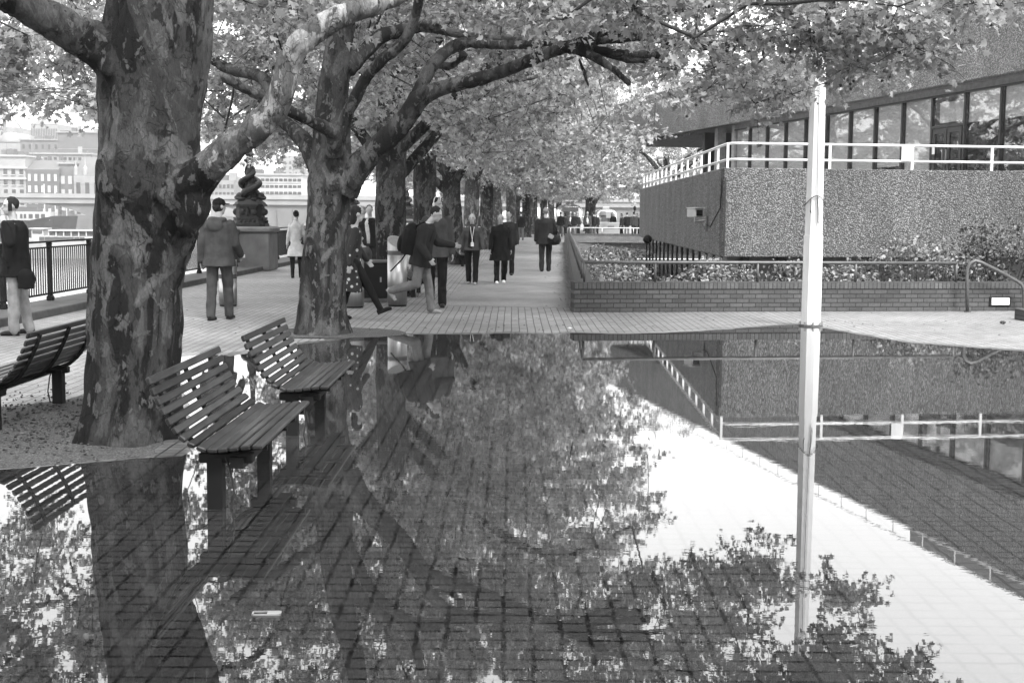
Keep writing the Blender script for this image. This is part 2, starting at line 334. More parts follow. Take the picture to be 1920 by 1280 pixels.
# ---------------------------------------------------------------- ground, water, walls
def kerb_x(y): return -7.4 + .0145*y
def gwall_x(y): return 1.035 + .0378*(y-21.4)
def sheet(name, pts, mat, z, label=None, kind='structure', sub=0, jit=0, cat=None):
    if sub:
        out = []; n = len(pts); r2 = random.Random(3)
        for i in range(n):
            a, b = Vector(pts[i]), Vector(pts[(i+1)%n]); k = max(1, min(60, int((b-a).length/sub)))
            for j in range(k):
                q = a.lerp(b, j/k); q = q + Vector((noise.noise(Vector((q.x*5, q.y*5, 1))), noise.noise(Vector((q.x*5, q.y*5, 9)))))*jit; out.append(q)
        pts = out
    mb = MB(); mb.face([(p[0], p[1], z) for p in pts]); o = mb.obj(name, mat, fix=False)
    bm = bmesh.new(); bm.from_mesh(o.data); bmesh.ops.triangulate(bm, faces=bm.faces)
    for f in bm.faces:
        if f.normal.z < 0: f.normal_flip()
    bm.to_mesh(o.data); bm.free()
    return tag(o, label, cat, kind=kind)
FS = .14   # slope of the frontal wall line
sheet('ground', [(kerb_x(-30),-30),(90,-30),(90,21.4+FS*89),(1.2,21.45),(gwall_x(73)+.1,73.1),(90,78),(90,300),(kerb_x(300),300)], M['paving'], 0)
sheet('path', [(-1.35,22.6),(1.0,22.3),(gwall_x(73)-.05,73),(10,120),(-1,120),(-.9,60),(-1.0,35)], M['path'], .004, sub=.6, jit=.12)
pl = [(-5.5,2.6)] + [tuple(G(x,y)[:2]) for x,y in [(-260,893),(-100,886),(0,882),(60,878),(130,873),(200,867),(262,861),(335,858),(354,850),(356,800),(350,740),(338,700),(336,670),(380,665),(430,669),(470,662),(520,655),(560,647),(610,641),(655,635),(700,630),(760,628),(850,628),(950,626),(1040,628),(1072,625),(1180,627),(1290,623),(1380,617),(1450,611),(1500,609),(1560,619),(1640,633),(1700,643),(1800,651),(1920,660),(2100,668)]] + [(8.2,2.6)]
dp = []
_c = Vector((1.0, 9.0))
for p in pl: q = Vector(p[:2]); d = (q-_c); dp.append(tuple(_c + d*(1+ (.22+.10*noise.noise(Vector((q.x*1.3,q.y*1.3,4))))/max(1,d.length))))
sheet('damp_margin', dp, M['damp'], .0055, sub=.10, jit=.12)
sheet('puddle', pl, M['puddle'], .008, sub=.12, jit=.07)
gp = [tuple(G(x,y)[:2]) for x,y in [(-300,905),(-260,790),(-80,772),(0,764),(90,754),(180,737),(345,716),(380,760),(372,862),(200,880),(0,895)]]
sheet('tree_pit_gravel', gp, M['gravel'], .004, kind='stuff', sub=.1, jit=.09, label='pale fine gravel bed round the foot of the big front trunk', cat='gravel')
t2 = P(605,620,17.3)
sheet('tree_pit_gravel', [(t2.x+.15+1.0*math.cos(a), 17.35+.78*math.sin(a)) for a in np.linspace(0,2*math.pi,40)[:-1]], M['gravel'], .0115, kind='stuff', sub=.1, jit=.08, label='ring of gravel round the second trunk at the puddle edge', cat='gravel')
# clods of soil and leaf litter by the front trunk
mb = MB(); r3 = random.Random(5)
for i in range(700):
    c = G(r3.gauss(85,75), r3.gauss(795,32)); s = r3.uniform(.004,.015)
    if (c - Vector((-2.65,9.2,0))).length < .45 or c.y < 7.95: continue
    mb.ell((c.x,c.y,.004+s*.4), (s,s*r3.uniform(.6,1.3),s*.7), Matrix.Rotation(r3.uniform(0,3),3,'Z'), n=6, m=4)
tag(mb.obj('soil_clods', M['soil'], fix=False), 'dark crumbs of soil scattered left of the front trunk', 'soil', kind='stuff')
# ragged dead leaves on paving
def debris(name, n, area, mat, smin, smax, label, cat='litter'):
    mb = MB()
    for i in range(n):
        c = area(r3); s = r3.uniform(smin, smax); a = r3.uniform(0,6.28); k = 6
        z0 = .013
        mb.face([(c.x+s*r3.uniform(.5,1)*math.cos(a+6.28*j/k), c.y+s*r3.uniform(.5,1)*math.sin(a+6.28*j/k), z0+r3.uniform(0,.4)*s) for j in range(k)])
    return tag(mb.obj(name, mat, fix=False), label, cat, kind='stuff')
debris('leaf_litter', 240, lambda r: G(r.uniform(340,1900), r.choice([r.gauss(612,6), r.uniform(575,625), r.gauss(600,12)])), M['soil'], .008, .03, 'small dead leaves scattered over the dry paving beyond the puddle', 'leaf litter')
debris('leaf_litter', 130, lambda r: Vector((gwall_x(0)+0, 0, 0)) + Vector((.0378*(y_:=r.uniform(22,60)) - abs(r.gauss(.1,.22)), y_, 0)), M['soil'], .01, .035, 'debris gathered along the foot of the long brick wall', 'leaf litter')
# garden bed, sunken
sheet('garden_soil', [(1.0,21.5),(90,21.5+FS*89),(90,78),(3.2,73.2)], M['soil'], -.95)
# river, far bank land
sheet('river', [(-8,-25),(-8,310),(-8,800),(-820,800),(-820,-25)], M['river'], -4.0)
sheet('far_bank', [(-800,352),(40,352),(40,800),(-800,800)], M['bank'] if 'bank' in M else M['granite'], -.4)
tag(MB().box((-380,351.5,-2.1),(840,1.0,4.4)).obj('embankment_wall', M['bank']), 'long pale stone river wall on the far bank', 'wall')
mb = MB(); mb.loft([[Vector((kerb_x(y)-.95,y,z)) for y in ()] or [Vector((kerb_x(-30)-.9,-30,-5)),Vector((kerb_x(-30)-.3,-30,-5)),Vector((kerb_x(300)-.3,300,-5)),Vector((kerb_x(300)-.9,300,-5))] for z in (0,)]+[[Vector((kerb_x(-30)-.9,-30,-.002)),Vector((kerb_x(-30)-.3,-30,-.002)),Vector((kerb_x(300)-.3,300,-.002)),Vector((kerb_x(300)-.9,300,-.002))]])
tag(mb.obj('embankment_wall', M['granite']), 'near granite river wall under the black railing', 'wall')
def long_prism(name, xa, xb, y0, y1, z0, z1, mat, **k):
    v = [Vector((xa(y0),y0,0)),Vector((xb(y0),y0,0)),Vector((xb(y1),y1,0)),Vector((xa(y1),y1,0))]
    return MB().loft([[Vector((p.x,p.y,z0)) for p in v],[Vector((p.x,p.y,z1)) for p in v]]).obj(name, mat, bevel=.02, **k)
o = long_prism('kerb', lambda y: kerb_x(y)-.85, lambda y: kerb_x(y), -30, 300, 0, .13, M['kerbdark']); tag(o, kind='structure')
# ---------------------------------------------------------------- low brick walls of the garden
def wall_obj(label, p0, p1, z0, z1, th, soldier=True, mat='brick'):
    p0, p1 = Vector((p0[0],p0[1],0)), Vector((p1[0],p1[1],0)); d = p1-p0; L = d.length; rz = math.atan2(d.y, d.x)
    root = empty('brick_wall', p0, rz, label, 'wall')
    zt = z1-.115 if soldier else z1
    MB().box((L/2, th/2, (z0+zt)/2), (L, th, zt-z0)).obj('wall_body', M[mat], root)
    if soldier: MB().bevbox((L/2, th/2, z1-.0565), (L+.006, th+.006, .113), .008).obj('coping', M['soldier'], root)
    return root
wf = wall_obj('long low brick wall facing the puddle with a row of upright bricks on top', (1.035,21.4), (16, 21.4+FS*14.965), -.9, .5, .33)
wl_ = wall_obj('low brick wall running away along the promenade edge', (gwall_x(73),73), (gwall_x(21.78),21.78), -.9, .5, .33)
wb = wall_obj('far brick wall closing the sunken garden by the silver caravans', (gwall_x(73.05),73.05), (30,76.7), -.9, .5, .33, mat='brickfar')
# recessed light panel in the front wall
pr = empty('wall_light', (0,0,0), 0, 'pale rectangular light panel set in the brick wall at far right', 'wall light')
a, b = P(1856,558,22.45), P(1893,573,22.45)
yy = lambda x: 21.4+FS*(x-1.035)
cx, cz = (a.x+b.x)/2, (a.z+b.z)/2
rot = Matrix.Rotation(math.atan(FS),3,'Z')
MB().box((cx, yy(cx)-.004, cz), (.40,.02,.17), rot).obj('frame', M['iron'], pr)
MB().bevbox((cx+.006, yy(cx)-.02, cz+.004), (.335,.03,.125), .006, rot).obj('panel', M['lightpanel'], pr)
# galvanised rail above the walls
def rail_line(pts, r, posts, z0, ztop, name, label, mat, rails=(1.0,), pr=.022, corner=None, cat='railing', group=None):
    root = empty(name, (0,0,0), 0, label, cat, group)
    for f in rails:
        MB().tube([(p[0],p[1],z0+(ztop-z0)*f) for p in pts], r, 10).obj('rail', mat, root, smooth=True)
    pm = MB().cyl((0,0,z0),(0,0,ztop-(0.0)),pr,n=10).obj('post', mat, root, smooth=True)
    first = True
    for p in posts:
        o = pm if first else dup(pm, root); first = False; o.location = (p[0],p[1],0)
    return root
def onf(t, off=.165): # along the front wall top
    d = Vector((1,FS,0)).normalized(); n = Vector((-d.y,d.x,0)); q = Vector((1.035,21.4,0)) + d*t + n*off; return (q.x,q.y)
fp = [onf((P(x,500,22).x-1.035)*1.0) for x in (1230,1427,1620)]
rail_line([onf(.2), onf(1), onf(4), onf((P(1800,500,22.4).x-1.035)*1.01)], .028, [onf(.2)]+fp+[onf((P(1800,500,22.4).x-1.035)*1.01)], .5, .83, 'garden_railing', 'grey tube railing on the front brick wall', M['galv'])
ys = [22.9+1.5*i for i in range(34)]
rail_line([(onf(.2)), (gwall_x(24)+.15,24),(gwall_x(45)+.15,45),(gwall_x(73)+.15,73.1)], .028, [(gwall_x(y)+.15,y) for y in ys], .5, .83, 'garden_railing', 'grey tube railing receding along the promenade wall', M['galv'])
rail_line([(gwall_x(73)+.2,73.25),(9,73.7),(20,74.8)], .03, [(3.3,73.25),(5.1,73.4),(6.9,73.5),(8.8,73.65)], .5, .83, 'garden_railing', 'thin pale railing on the far brick wall below the caravans', M['railwhite'])
# handrail where the ground drops away at the right
hr = empty('handrail', (0,0,0), 0, 'bent grey tube handrail in front of the brick wall at far right', 'handrail')
yb = 22.1
pts = [P(1814,584,yb), P(1813,520,yb), P(1814,503,yb), P(1820,493,yb), P(1829,489,yb), P(1840,492,yb), P(1880,512,yb+.1), P(1905,526,yb+.2), P(1915,533,yb+.2), P(1919,541,yb+.2), P(1920,556,yb+.2), P(1920,610,yb+.2)]
pts[0].z = -.02
MB().tube(pts, .03, 12).obj('tube', M['galv'], hr, smooth=True)
MB().cyl((pts[0].x,pts[0].y,0),(pts[0].x,pts[0].y,.015),.06,n=16).obj('foot_plate', M['galv'], hr)
c = G(1921,601); wp = empty('brick_pier', (0,0,0), 0, 'low dark brick block at the right edge of the picture', 'pier')
MB().bevbox((c.x+.2,c.y+.1,.09),(.5,.4,.18),.01).obj('block', M['brick'], wp)
# ---------------------------------------------------------------- black river railing
RX = lambda y: -8.05 + .0145*y
fence = empty('river_railing', (0,0,0), 0, 'black iron bar railing along the river edge', 'railing')
pm = None
PY = [7.9+1.93*i for i in range(-3, 56)]
for y in PY:
    if pm is None:
        mb = MB().box((0,0,.60),(.07,.07,.95)); mb.bevbox((0,0,.17),(.11,.11,.09),.015); mb.bevbox((0,0,1.08),(.085,.085,.04),.01)
        pm = mb.obj('post', M['iron'], fence); o = pm
    else: o = dup(pm, fence)
    o.location = (RX(y), y, 0)
mb = MB()
for i in range(6): mb.tube([(RX(y),y,1.06) for y in (PY[0], PY[-1])], .001, 4)
mb = MB(); a = math.atan(.0145); rt = Matrix.Rotation(-a,3,'Z'); ym = (PY[0]+PY[-1])/2; L = PY[-1]-PY[0]
mb.box((RX(ym), ym, 1.115), (.075, L, .03), rt); mb.obj('top_rail', M['iron'], fence)
MB().box((RX(ym), ym, 1.02), (.03, L, .025), rt).obj('upper_rail', M['iron'], fence)
MB().box((RX(ym), ym, .25), (.03, L, .03), rt).obj('bottom_rail', M['iron'], fence)
mb = MB(); y = PY[0]
while y < PY[-1]:
    if min(abs(y-p) for p in PY) > .05: mb.box((RX(y), y, .635), (.016,.016,.75))
    y += .1
o = mb.obj('bar', M['iron'], fence, fix=False); o['kind'] = 'stuff'
# ---------------------------------------------------------------- the concrete building
def lineU(y): return 18.43-.202*y
UD = Vector((-.198,.980,0)); UN = Vector((.98,.198,0))     # along the upper facade, and inwards
def U(y, inn=0, z=0): return Vector((lineU(y),y,z)) + UN*inn
def slabU(mb, y0, y1, i0, i1, z0, z1):
    b = [U(y0,i0),U(y0,i1),U(y1,i1),U(y1,i0)]
    return mb.loft([[Vector((p.x,p.y,z0)) for p in b],[Vector((p.x,p.y,z1)) for p in b]])
bld = empty('concrete_building', (lineU(40),40,0), 0, 'large pebbledashed concrete building with a deep overhanging upper storey', 'building')
def bobj(mb, name, mat, parent=bld, **k):
    o = mb.obj(name, mat, None, **k); o.parent = parent; o.matrix_parent_inverse = Matrix.Translation(-Vector(bld.location)) if parent == bld else Matrix.Identity(4); return o
bpy.context.view_layer.update()
bobj(slabU(MB(), 14, 66, 0, .35, 5.12, 7.15), 'upper_fascia', M['pebblefar'], bevel=.02)
bobj(slabU(MB(), 14, 66, .36, 13, 6.2, 6.9), 'roof', M['soffit'])
bobj(slabU(MB(), 14, 66, .355, 12.9, 5.125, 5.3), 'soffit', M['soffit'])
bobj(slabU(MB(), 65.6, 66.0, .36, 13, 5.12, 7.15), 'end_fascia', M['pebblefar'])
mb = MB()
for k in range(26): slabU(mb, 55.2+.4*k, 55.35+.4*k, .4, 8, 5.03, 5.12)
bobj(mb, 'soffit_rib', M['soffit'])
bobj(slabU(MB(), 14, 36.3, .5, .62, 7.15, 7.75), 'roof_screen', M['bridge'])
bobj(slabU(MB(), 14, 66, -.012, .0, 7.10, 7.162), 'roof_flashing', M['whitepaint'])
# window wall of the upper storey
bobj(slabU(MB(), 14, 50.6, .5, .56, 4.93, 5.12), 'window_head', M['soffit'])
bobj(slabU(MB(), 14, 50.6, .44, .5, 4.9, 4.95), 'head_trim', M['mullion'])
bobj(slabU(MB(), 14, 50.6, .5, .6, 2.3, 2.42), 'window_sill', M['mullion'])
mulls = [31.0+1.65*k for k in range(-10, 13)]
wr = random.Random(4)
for i, y in enumerate(mulls[:-1]):
    y1 = y+1.65
    door = abs(y-34.3) < .1
    bobj(slabU(MB(), y-.03, y+.05, .46, .57, 2.3, 4.93), 'mullion', M['mullion'])
    if door:
        continue
    w = bobj(slabU(MB(), y+.055, y1-.035, .52, .53, 2.42, 4.9), 'window', M['glass'])
    full = y > 35 and wr.random() < .85
    z0 = wr.choice([2.55,2.5,2.75,3.1]) if full else 4.12
    if y < 34 or full: bobj(slabU(MB(), y+.10, y1-.04, .575, .585, z0, 4.95), 'blind', M['blind'], w)
dr = bobj(slabU(MB(), 34.36, 35.9, .46, .50, 4.05, 4.12), 'door_frame', M['mullion'])
for (ya, yc) in ((34.42,35.13),(35.17,35.88)):
    d = bobj(MB(), 'door', M['mullion']) if False else None
    mb = MB()
    for (p, q, z0, z1) in ((ya,ya+.13,2.3,4.04),(yc-.13,yc,2.3,4.04),(ya+.13,yc-.13,2.3,2.55),(ya+.13,yc-.13,3.9,4.04),(ya+.13,yc-.13,3.1,3.18)): slabU(mb, p, q, .47, .52, z0, z1)
    d = bobj(mb, 'door', M['mullion']); bobj(slabU(MB(), ya+.13, yc-.13, .49, .50, 2.55, 3.9), 'pane', M['glass'], d)
    yh = yc-.07 if ya < 35 else ya+.07
    bobj(slabU(MB(), yh-.015, yh+.015, .40, .43, 3.05, 3.45), 'handle', M['steel'], d)
bobj(slabU(MB(), 35.72, 35.86, .455, .468, 3.35, 3.55), 'door_notice', M['whitepaint'])
bobj(slabU(MB(), 34.42, 35.86, .50, .51, 4.12, 4.9), 'fanlight', M['glass'])
bobj(slabU(MB(), 34.5, 35.8, .62, .63, 4.2, 4.75), 'fanlight_blind', M['whitepaint'])
bobj(slabU(MB(), 14, 50.6, 6, 6.2, 2.3, 5.12), 'room_wall', M['roomwall'])
bobj(slabU(MB(), 50.6, 50.9, .45, 6.2, 2.3, 5.12), 'room_end_wall', M['roomwall'])
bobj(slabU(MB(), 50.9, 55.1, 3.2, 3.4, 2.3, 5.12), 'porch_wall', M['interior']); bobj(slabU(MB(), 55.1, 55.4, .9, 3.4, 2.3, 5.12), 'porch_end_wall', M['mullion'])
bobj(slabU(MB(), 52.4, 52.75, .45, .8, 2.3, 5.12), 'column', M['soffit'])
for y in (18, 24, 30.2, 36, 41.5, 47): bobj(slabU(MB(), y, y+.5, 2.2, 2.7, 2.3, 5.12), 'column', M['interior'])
# thin roof rail
rr = [31.75+1.65*k for k in range(-7, 21)]
mb = MB()
for y in rr: mb.cyl(U(y,.18,7.15), U(y,.18,7.62), .018, n=6)
mb.tube([U(20.2,.18,7.62), U(65,.18,7.62)], .018, 6)
bobj(mb, 'roof_rail', M['railwhite'])
# terrace block
TA = Vector((4.36,26.7,0)); TF = Vector((1,.12,0)).normalized(); TB = Vector((4.92,50,0)); TR = TA + TF*22
ter = empty('concrete_terrace', TA, 0, 'raised concrete terrace with a pebbledashed front wall beneath the glazed storey', 'terrace')
def tobj(mb, name, mat, **k):
    o = mb.obj(name, mat, None, **k); o.parent = ter; o.location = (-TA.x,-TA.y,0); return o
def quadp(mb, pts, z0, z1): return mb.loft([[Vector((p.x,p.y,z0)) for p in pts],[Vector((p.x,p.y,z1)) for p in pts]])
fn = Vector((-TF.y,TF.x,0)); sd = (TB-TA).normalized(); sn = Vector((sd.y,-sd.x,0))
tobj(quadp(MB(), [TA+sn*.0, TR, TR+fn*.25, TA+fn*.25], .77, 2.61), 'front_wall', M['pebble'], bevel=.015)
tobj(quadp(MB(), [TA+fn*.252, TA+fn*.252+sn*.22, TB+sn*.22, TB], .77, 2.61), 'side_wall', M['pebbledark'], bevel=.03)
tobj(quadp(MB(), [TA+fn*.26+sn*.23, TR+fn*.26, TR+Vector((0,26,0)), TB+sn*.23], .95, 2.3), 'terrace_slab', M['soffit'])
# ground floor glazing under the terrace
gx = lambda y: 4.446+.0165*y
for k in range(17):
    y = 29+1.35*k
    tobj(MB().box((gx(y), y, -.07), (.06,.045,1.9)), 'mullion', M['mullion'])
tobj(quadp(MB(), [Vector((gx(28.2)+.06,28.2,0)),Vector((gx(28.2)+.08,28.2,0)),Vector((gx(50)+.08,50,0)),Vector((gx(50)+.06,50,0))], -.95, .94), 'glazing', M['glass'])
tobj(quadp(MB(), [Vector((gx(28.2)+3,28.2,0)),Vector((gx(28.2)+3.2,28.2,0)),Vector((gx(50)+3.2,50,0)),Vector((gx(50)+3,50,0))], -.95, .94), 'inner_wall', M['roomwall'])
b0 = TA+fn*1.2+TF*.45
tobj(quadp(MB(), [b0, b0+TF*20, b0+TF*20+fn*.3, b0+fn*.3], -.95, .94), 'lower_wall', M['soffit'])
for px in (1396,1466): 
    q = b0-fn*.08+TF*((P(px,500,27.9).x-b0.x)); tobj(MB().box((q.x,q.y,-.01),(.16 if px<1400 else .22,.12,1.88)), 'lower_column', M['mullion'])
tobj(quadp(MB(), [TA-fn*.015+TF*.02, TA-fn*.015+TF*.05, TA-fn*.002+TF*.05, TA-fn*.002+TF*.02], .8, 2.4), 'drain_cable', M['cable'])
# white double railing on the terrace
tr = empty('terrace_railing', (0,0,0), 0, 'white painted double tube railing on the terrace parapet', 'railing')
sidey = [27.0+1.5*k for k in range(16)]
sx_ = lambda y: TA.x + (y-TA.y)*.024 + .11
cor = TA+fn*.13+TF*.35
for z in (2.79,3.12):
    MB().tube([ (sx_(49.7),49.7,z),(sx_(38),38,z),(sx_(27.1),27.1,z),(cor.x-.12,cor.y+.05,z),(cor.x,cor.y,z),(cor.x+3,cor.y+.36,z),(cor.x+18,cor.y+18*.12,z)], .027, 10).obj('rail', M['railwhite'], tr, smooth=True)
pm = MB().box((0,0,2.84),(.05,.05,.6)).obj('post', M['railwhite'], tr); pm.location = (sx_(27.0),27.0,0)
for y in sidey[1:]: dup(pm, tr, (sx_(y),y,0))
for px in (1549,1702,1850,2000,2150):
    t = (px-960)/FP; x = (TA.y-TA.x*.12+.13)*t/(1-.12*t); q = TA+fn*.13+TF*(x-TA.x)/TF.x; dup(pm, tr, (q.x,q.y,0))
t = (1691-960)/FP; x = (TA.y-TA.x*.12+.1)*t/(1-.12*t); q = TA+fn*.09+TF*(x-TA.x)/TF.x
MB().bevbox((q.x,q.y,2.95),(.22,.02,.32),.004).obj('panel', M['whitepaint'], tr)
# security camera on its bracket
sc_ = empty('security_camera', (0,0,0), 0, 'grey box security camera on a bracket at the terrace side wall', 'camera')
Yc = 29.0; q = P(1303,399,Yc); xw = TA.x+(Yc-TA.y)*.024
MB().bevbox((q.x,q.y,q.z),(.22,.34,.20),.015,Matrix.Rotation(R(25),3,'Z')).obj('housing', M['blind'], sc_)
MB().box((q.x+.075,q.y-.155,q.z),(.15,.04,.13),Matrix.Rotation(R(25),3,'Z')).obj('lens_window', M['iron'], sc_)
MB().bevbox((q.x+.01,q.y-.02,q.z+.112),(.25,.40,.015),.003,Matrix.Rotation(R(25),3,'Z')).obj('sunshield', M['whitepaint'], sc_)
e = P(1342,411,Yc-.9); e.x = TA.x-.01
mb = MB(); mb.tube([(q.x,q.y,q.z-.09),(q.x,q.y,q.z-.19),(q.x+.1,q.y,q.z-.19),(e.x,q.y,q.z-.17)],.02,6); mb.tube([(q.x+.15,q.y,q.z-.2),(e.x,q.y,q.z-.38)],.015,6); mb.box((e.x,q.y,q.z-.25),(.03,.1,.35)); mb.obj('bracket', M['steel'], sc_)
MB().tube([(e.x-.01,q.y-.05,q.z-.25),(e.x-.05,28,q.z-.3),(TA.x-.03,26.9,q.z+.1),(TA.x-.03,26.75,2.4)],.012,6).obj('cable', M['cable'], sc_)
# dome camera low on the wall
dc = empty('dome_camera', (0,0,0), 0, 'small dark dome camera under the far edge of the terrace', 'camera'); q = P(1217,450,44)
MB().ell((q.x-.05,44,.78),(.16,.16,.15)).obj('dome', M['iron'], dc, smooth=True); MB().cyl((q.x-.05,44,.8),(q.x-.05,44,.93),.05,n=10).obj('mount', M['iron'], dc)
# ---------------------------------------------------------------- white octagonal post
pb = P(1520,609,19.0); pb.z = 0
lp = empty('white_post', pb, 0, 'tall white painted eight sided post with a cord round it beside the puddle', 'post')
mb = MB(); mb.tube([(0,0,.035),(0,0,1.35)],[.152,.148],8,start=R(12)); mb.tube([(0,0,1.352),(0,0,8.2)],[.136,.078],8,start=R(12)); mb.obj('shaft', M['whitepaint'], lp)
MB().cyl((0,0,0),(0,0,.03),.178,n=24).obj('base_flange', M['galv'], lp)
bl = MB().cyl((.163,0,.03),(.165,0,.075),.014,n=6).obj('bolt', M['steel'], lp)
for k in range(1,8): o = dup(bl, lp); o.rotation_euler = (0,0,k*math.pi/4)
cordp = []
for k in range(33):
    a = 2*math.pi*k/32; r = .148; z = 1.80 + .13*max(0, math.cos(a+math.pi/2))**2.2
    cordp.append((r*math.cos(a), r*math.sin(a), z))
cd_ = empty('cord', pb, 0, 'thin dark cord tied round the white post with its ends hanging down', 'cord')
mb = MB(); mb.tube(cordp, .0065, 6); mb.obj('loop', M['cable'], cd_)
MB().tube([(.0,-.15,1.93),(.012,-.157,1.75),(.02,-.158,1.55),(.028,-.158,1.52),(.036,-.157,1.56),(.025,-.154,1.75),(.005,-.15,1.92)], .0045, 6).obj('hanging_end', M['cable'], cd_)
MB().tube([(-.08,-.135,1.86),(-.085,-.14,1.76),(-.09,-.14,1.70),(-.075,-.14,1.67),(-.085,-.14,1.72)], .005, 6).obj('short_end', M['cable'], cd_)
MB().tube([(.0,-.148,1.93),(-.01,-.14,2.6),(-.02,-.13,4.2),(-.0,-.115,6.5)], .004, 5).obj('halyard', M['cable'], cd_)
# ---------------------------------------------------------------- far bank buildings, boats, bridge
def far_building(name, label, px0, px1, ytop, Y, deep, mat, rows=0, cols=0, win=(.5,.6), wmat='cityglass', roof=None, base=-.4, ytop_win=None, ybot_win=None, sill=False):
    a, b = P(px0, 400, Y), P(px1, 400, Y); z1 = P((px0+px1)/2, ytop, Y).z; w = b.x-a.x
    root = empty(name, ((a.x+b.x)/2, Y+deep/2, base), 0, label, 'building')
    mb = MB().box((0,0,(z1-base)/2),(w,deep,z1-base)); mb.obj('wall', M[mat], root)
    if rows:
        zt = (P(px0, ytop_win, Y).z if ytop_win else z1-1) - base; zb = (P(px0, ybot_win, Y).z if ybot_win else 1.5) - base
        dx, dz = w/cols, (zt-zb)/rows; w0 = None
        for r_ in range(rows):
            for c_ in range(cols):
                loc = (-w/2+dx*(c_+.5), -deep/2-.08, zb+dz*(r_+.5))
                if w0 is None:
                    w0 = MB().box((0,0,0),(dx*win[0],.12,dz*win[1])).obj('window', M[wmat], root); o = w0
                    if sill: MB().box((0,-.1,-dz*win[1]/2-.1),(dx*win[0]*1.25,.4,.2)).obj('sill', M['citywhite'], w0)
                else: o = dup(w0, root)
                o.location = loc
    if roof: roof(root, w, deep, z1-base)
    return root
def cornice(m, hs):
    def f(root, w, d, h):
        for k in hs: MB().box((0,-.2,h*k),(w+.6,d+.6,.5)).obj('cornice', M[m], root)
    return f
def gabled(m, rise, chim=2):
    def f(root, w, d, h):
        MB().loft([[Vector((-w/2,-d/2,h)),Vector((w/2,-d/2,h)),Vector((w/2,d/2,h)),Vector((-w/2,d/2,h))],[Vector((-w/2+.5,-.3,h+rise)),Vector((w/2-.5,-.3,h+rise)),Vector((w/2-.5,.3,h+rise)),Vector((-w/2+.5,.3,h+rise))]]).obj('roof', M[m], root)
        for k in range(chim):
            x = -w/2+1.5+k*(w-3)/max(1,chim-1); MB().box((x,0,h+rise*.8),(1.1,1.1,rise*1.1)).obj('chimney', M['citybrick'], root)
    return f
def barrel(m, rise):
    def f(root, w, d, h):
        n = 14; ring = lambda y: [Vector((-w/2*math.cos(math.pi*k/n), y, h-.1+rise*math.sin(math.pi*k/n))) for k in range(n+1)]
        MB().loft([ring(-d/2), ring(d/2)]).obj('roof', M[m], root, smooth=True)
    return f
def spires(xs, m='stone', hh=5):
    def f(root, w, d, h):
        for x in xs: MB().lathe([(.7,h),(.7,h+hh*.4),(.25,h+hh*.55),(.02,h+hh)],(x*w,-d/2+1,0),8).obj('pinnacle', M[m], root)
    return f
B = far_building
B('stone_building','white stone building with arched windows at the left edge across the river',-40,50,292,400,14,'stone',5,6,(.45,.55),roof=cornice('citywhite',[.62,.8,1.0]),ytop_win=312,ybot_win=408,sill=True)
B('brick_building','dark brick house with white framed windows beside the white stone building',51,112,318,400,14,'citybrick',4,5,(.42,.6),'citywhite',gabled('cityroof',3.2,3),ytop_win=322,ybot_win=408)
B('brick_building','narrow grey building with a white bay window left of the front trunk',113,140,306,402,12,'bank',3,2,(.5,.6),'citywhite',cornice('stone',[1.0]),ytop_win=325,ybot_win=400)
B('gothic_building','pale gothic hall with tall traceried windows and pinnacles',140,190,330,398,16,'bridge',2,3,(.45,.75),'cityglass',lambda r,w,d,h:(gabled('bank',6,0)(r,w,d,h),spires([-.45,-.1,.35],'stone',6)(r,w,d,h)),ytop_win=338,ybot_win=405)
B('office_block','long flat roofed white office range behind the riverside houses',30,175,288,430,12,'bridge',2,16,(.6,.5),roof=cornice('stone',[1.0]),ytop_win=292,ybot_win=312)
B('office_block','grey ribbed office block with a dark slate face behind the gothic hall',112,186,248,470,20,'cityroof',0,0,roof=cornice('bridge',[.6,1.0]))
B('office_tower','drum shaped pale tower block in the haze',62,112,234,600,30,'tower',1,16,(.5,.9),ytop_win=240,ybot_win=262,roof=barrel('tower',2.2))
B('office_tower','hazy slab tower with a crane at the left edge',-10,34,238,640,30,'tower',3,6,(.4,.4),ytop_win=242,ybot_win=290)
B('vaulted_building','barrel roofed pale block in front of the hazy towers',2,42,268,520,20,'bridge',0,0,roof=barrel('bridge',4.5))
B('domed_building','grey block with a row of small windows behind the brick house',42,114,262,500,20,'bank',1,6,(.35,.6),ytop_win=268,ybot_win=282,roof=cornice('tower',[1.0]))
B('office_tower','small pale block far behind between the two hazy towers',45,60,246,620,20,'tower')
B('office_building','white office building with five bands of windows right of the cast iron lamp',472,566,327,380,18,'citywhite',5,11,(.78,.42),'cityglass',cornice('stone',[1.0]),ytop_win=331,ybot_win=392)
B('office_building','grey office building with a low roof left of the cast iron lamp',395,440,338,392,18,'tower',3,6,(.6,.45),ytop_win=342,ybot_win=385)
B('office_tower','stepped pale tower in the haze behind the white office building',530,560,292,600,25,'tower',3,3,(.4,.5),ytop_win=300,ybot_win=330)
B('office_building','pale banded block just left of the second trunk',566,600,340,400,18,'bridge',4,4,(.8,.4),ytop_win=344,ybot_win=396)
B('office_building','low hazy block seen between the second and third trunks',600,700,372,470,18,'stone',2,12,(.8,.4),ytop_win=376,ybot_win=392)
B('office_building','long hazy block seen between the trunks of the avenue',700,900,375,520,18,'tower',2,24,(.8,.4),ytop_win=378,ybot_win=392)
B('stone_building','far left pale terrace beyond the frame edge',-260,-42,300,405,14,'stone',4,16,(.45,.55),ytop_win=315,ybot_win=405)
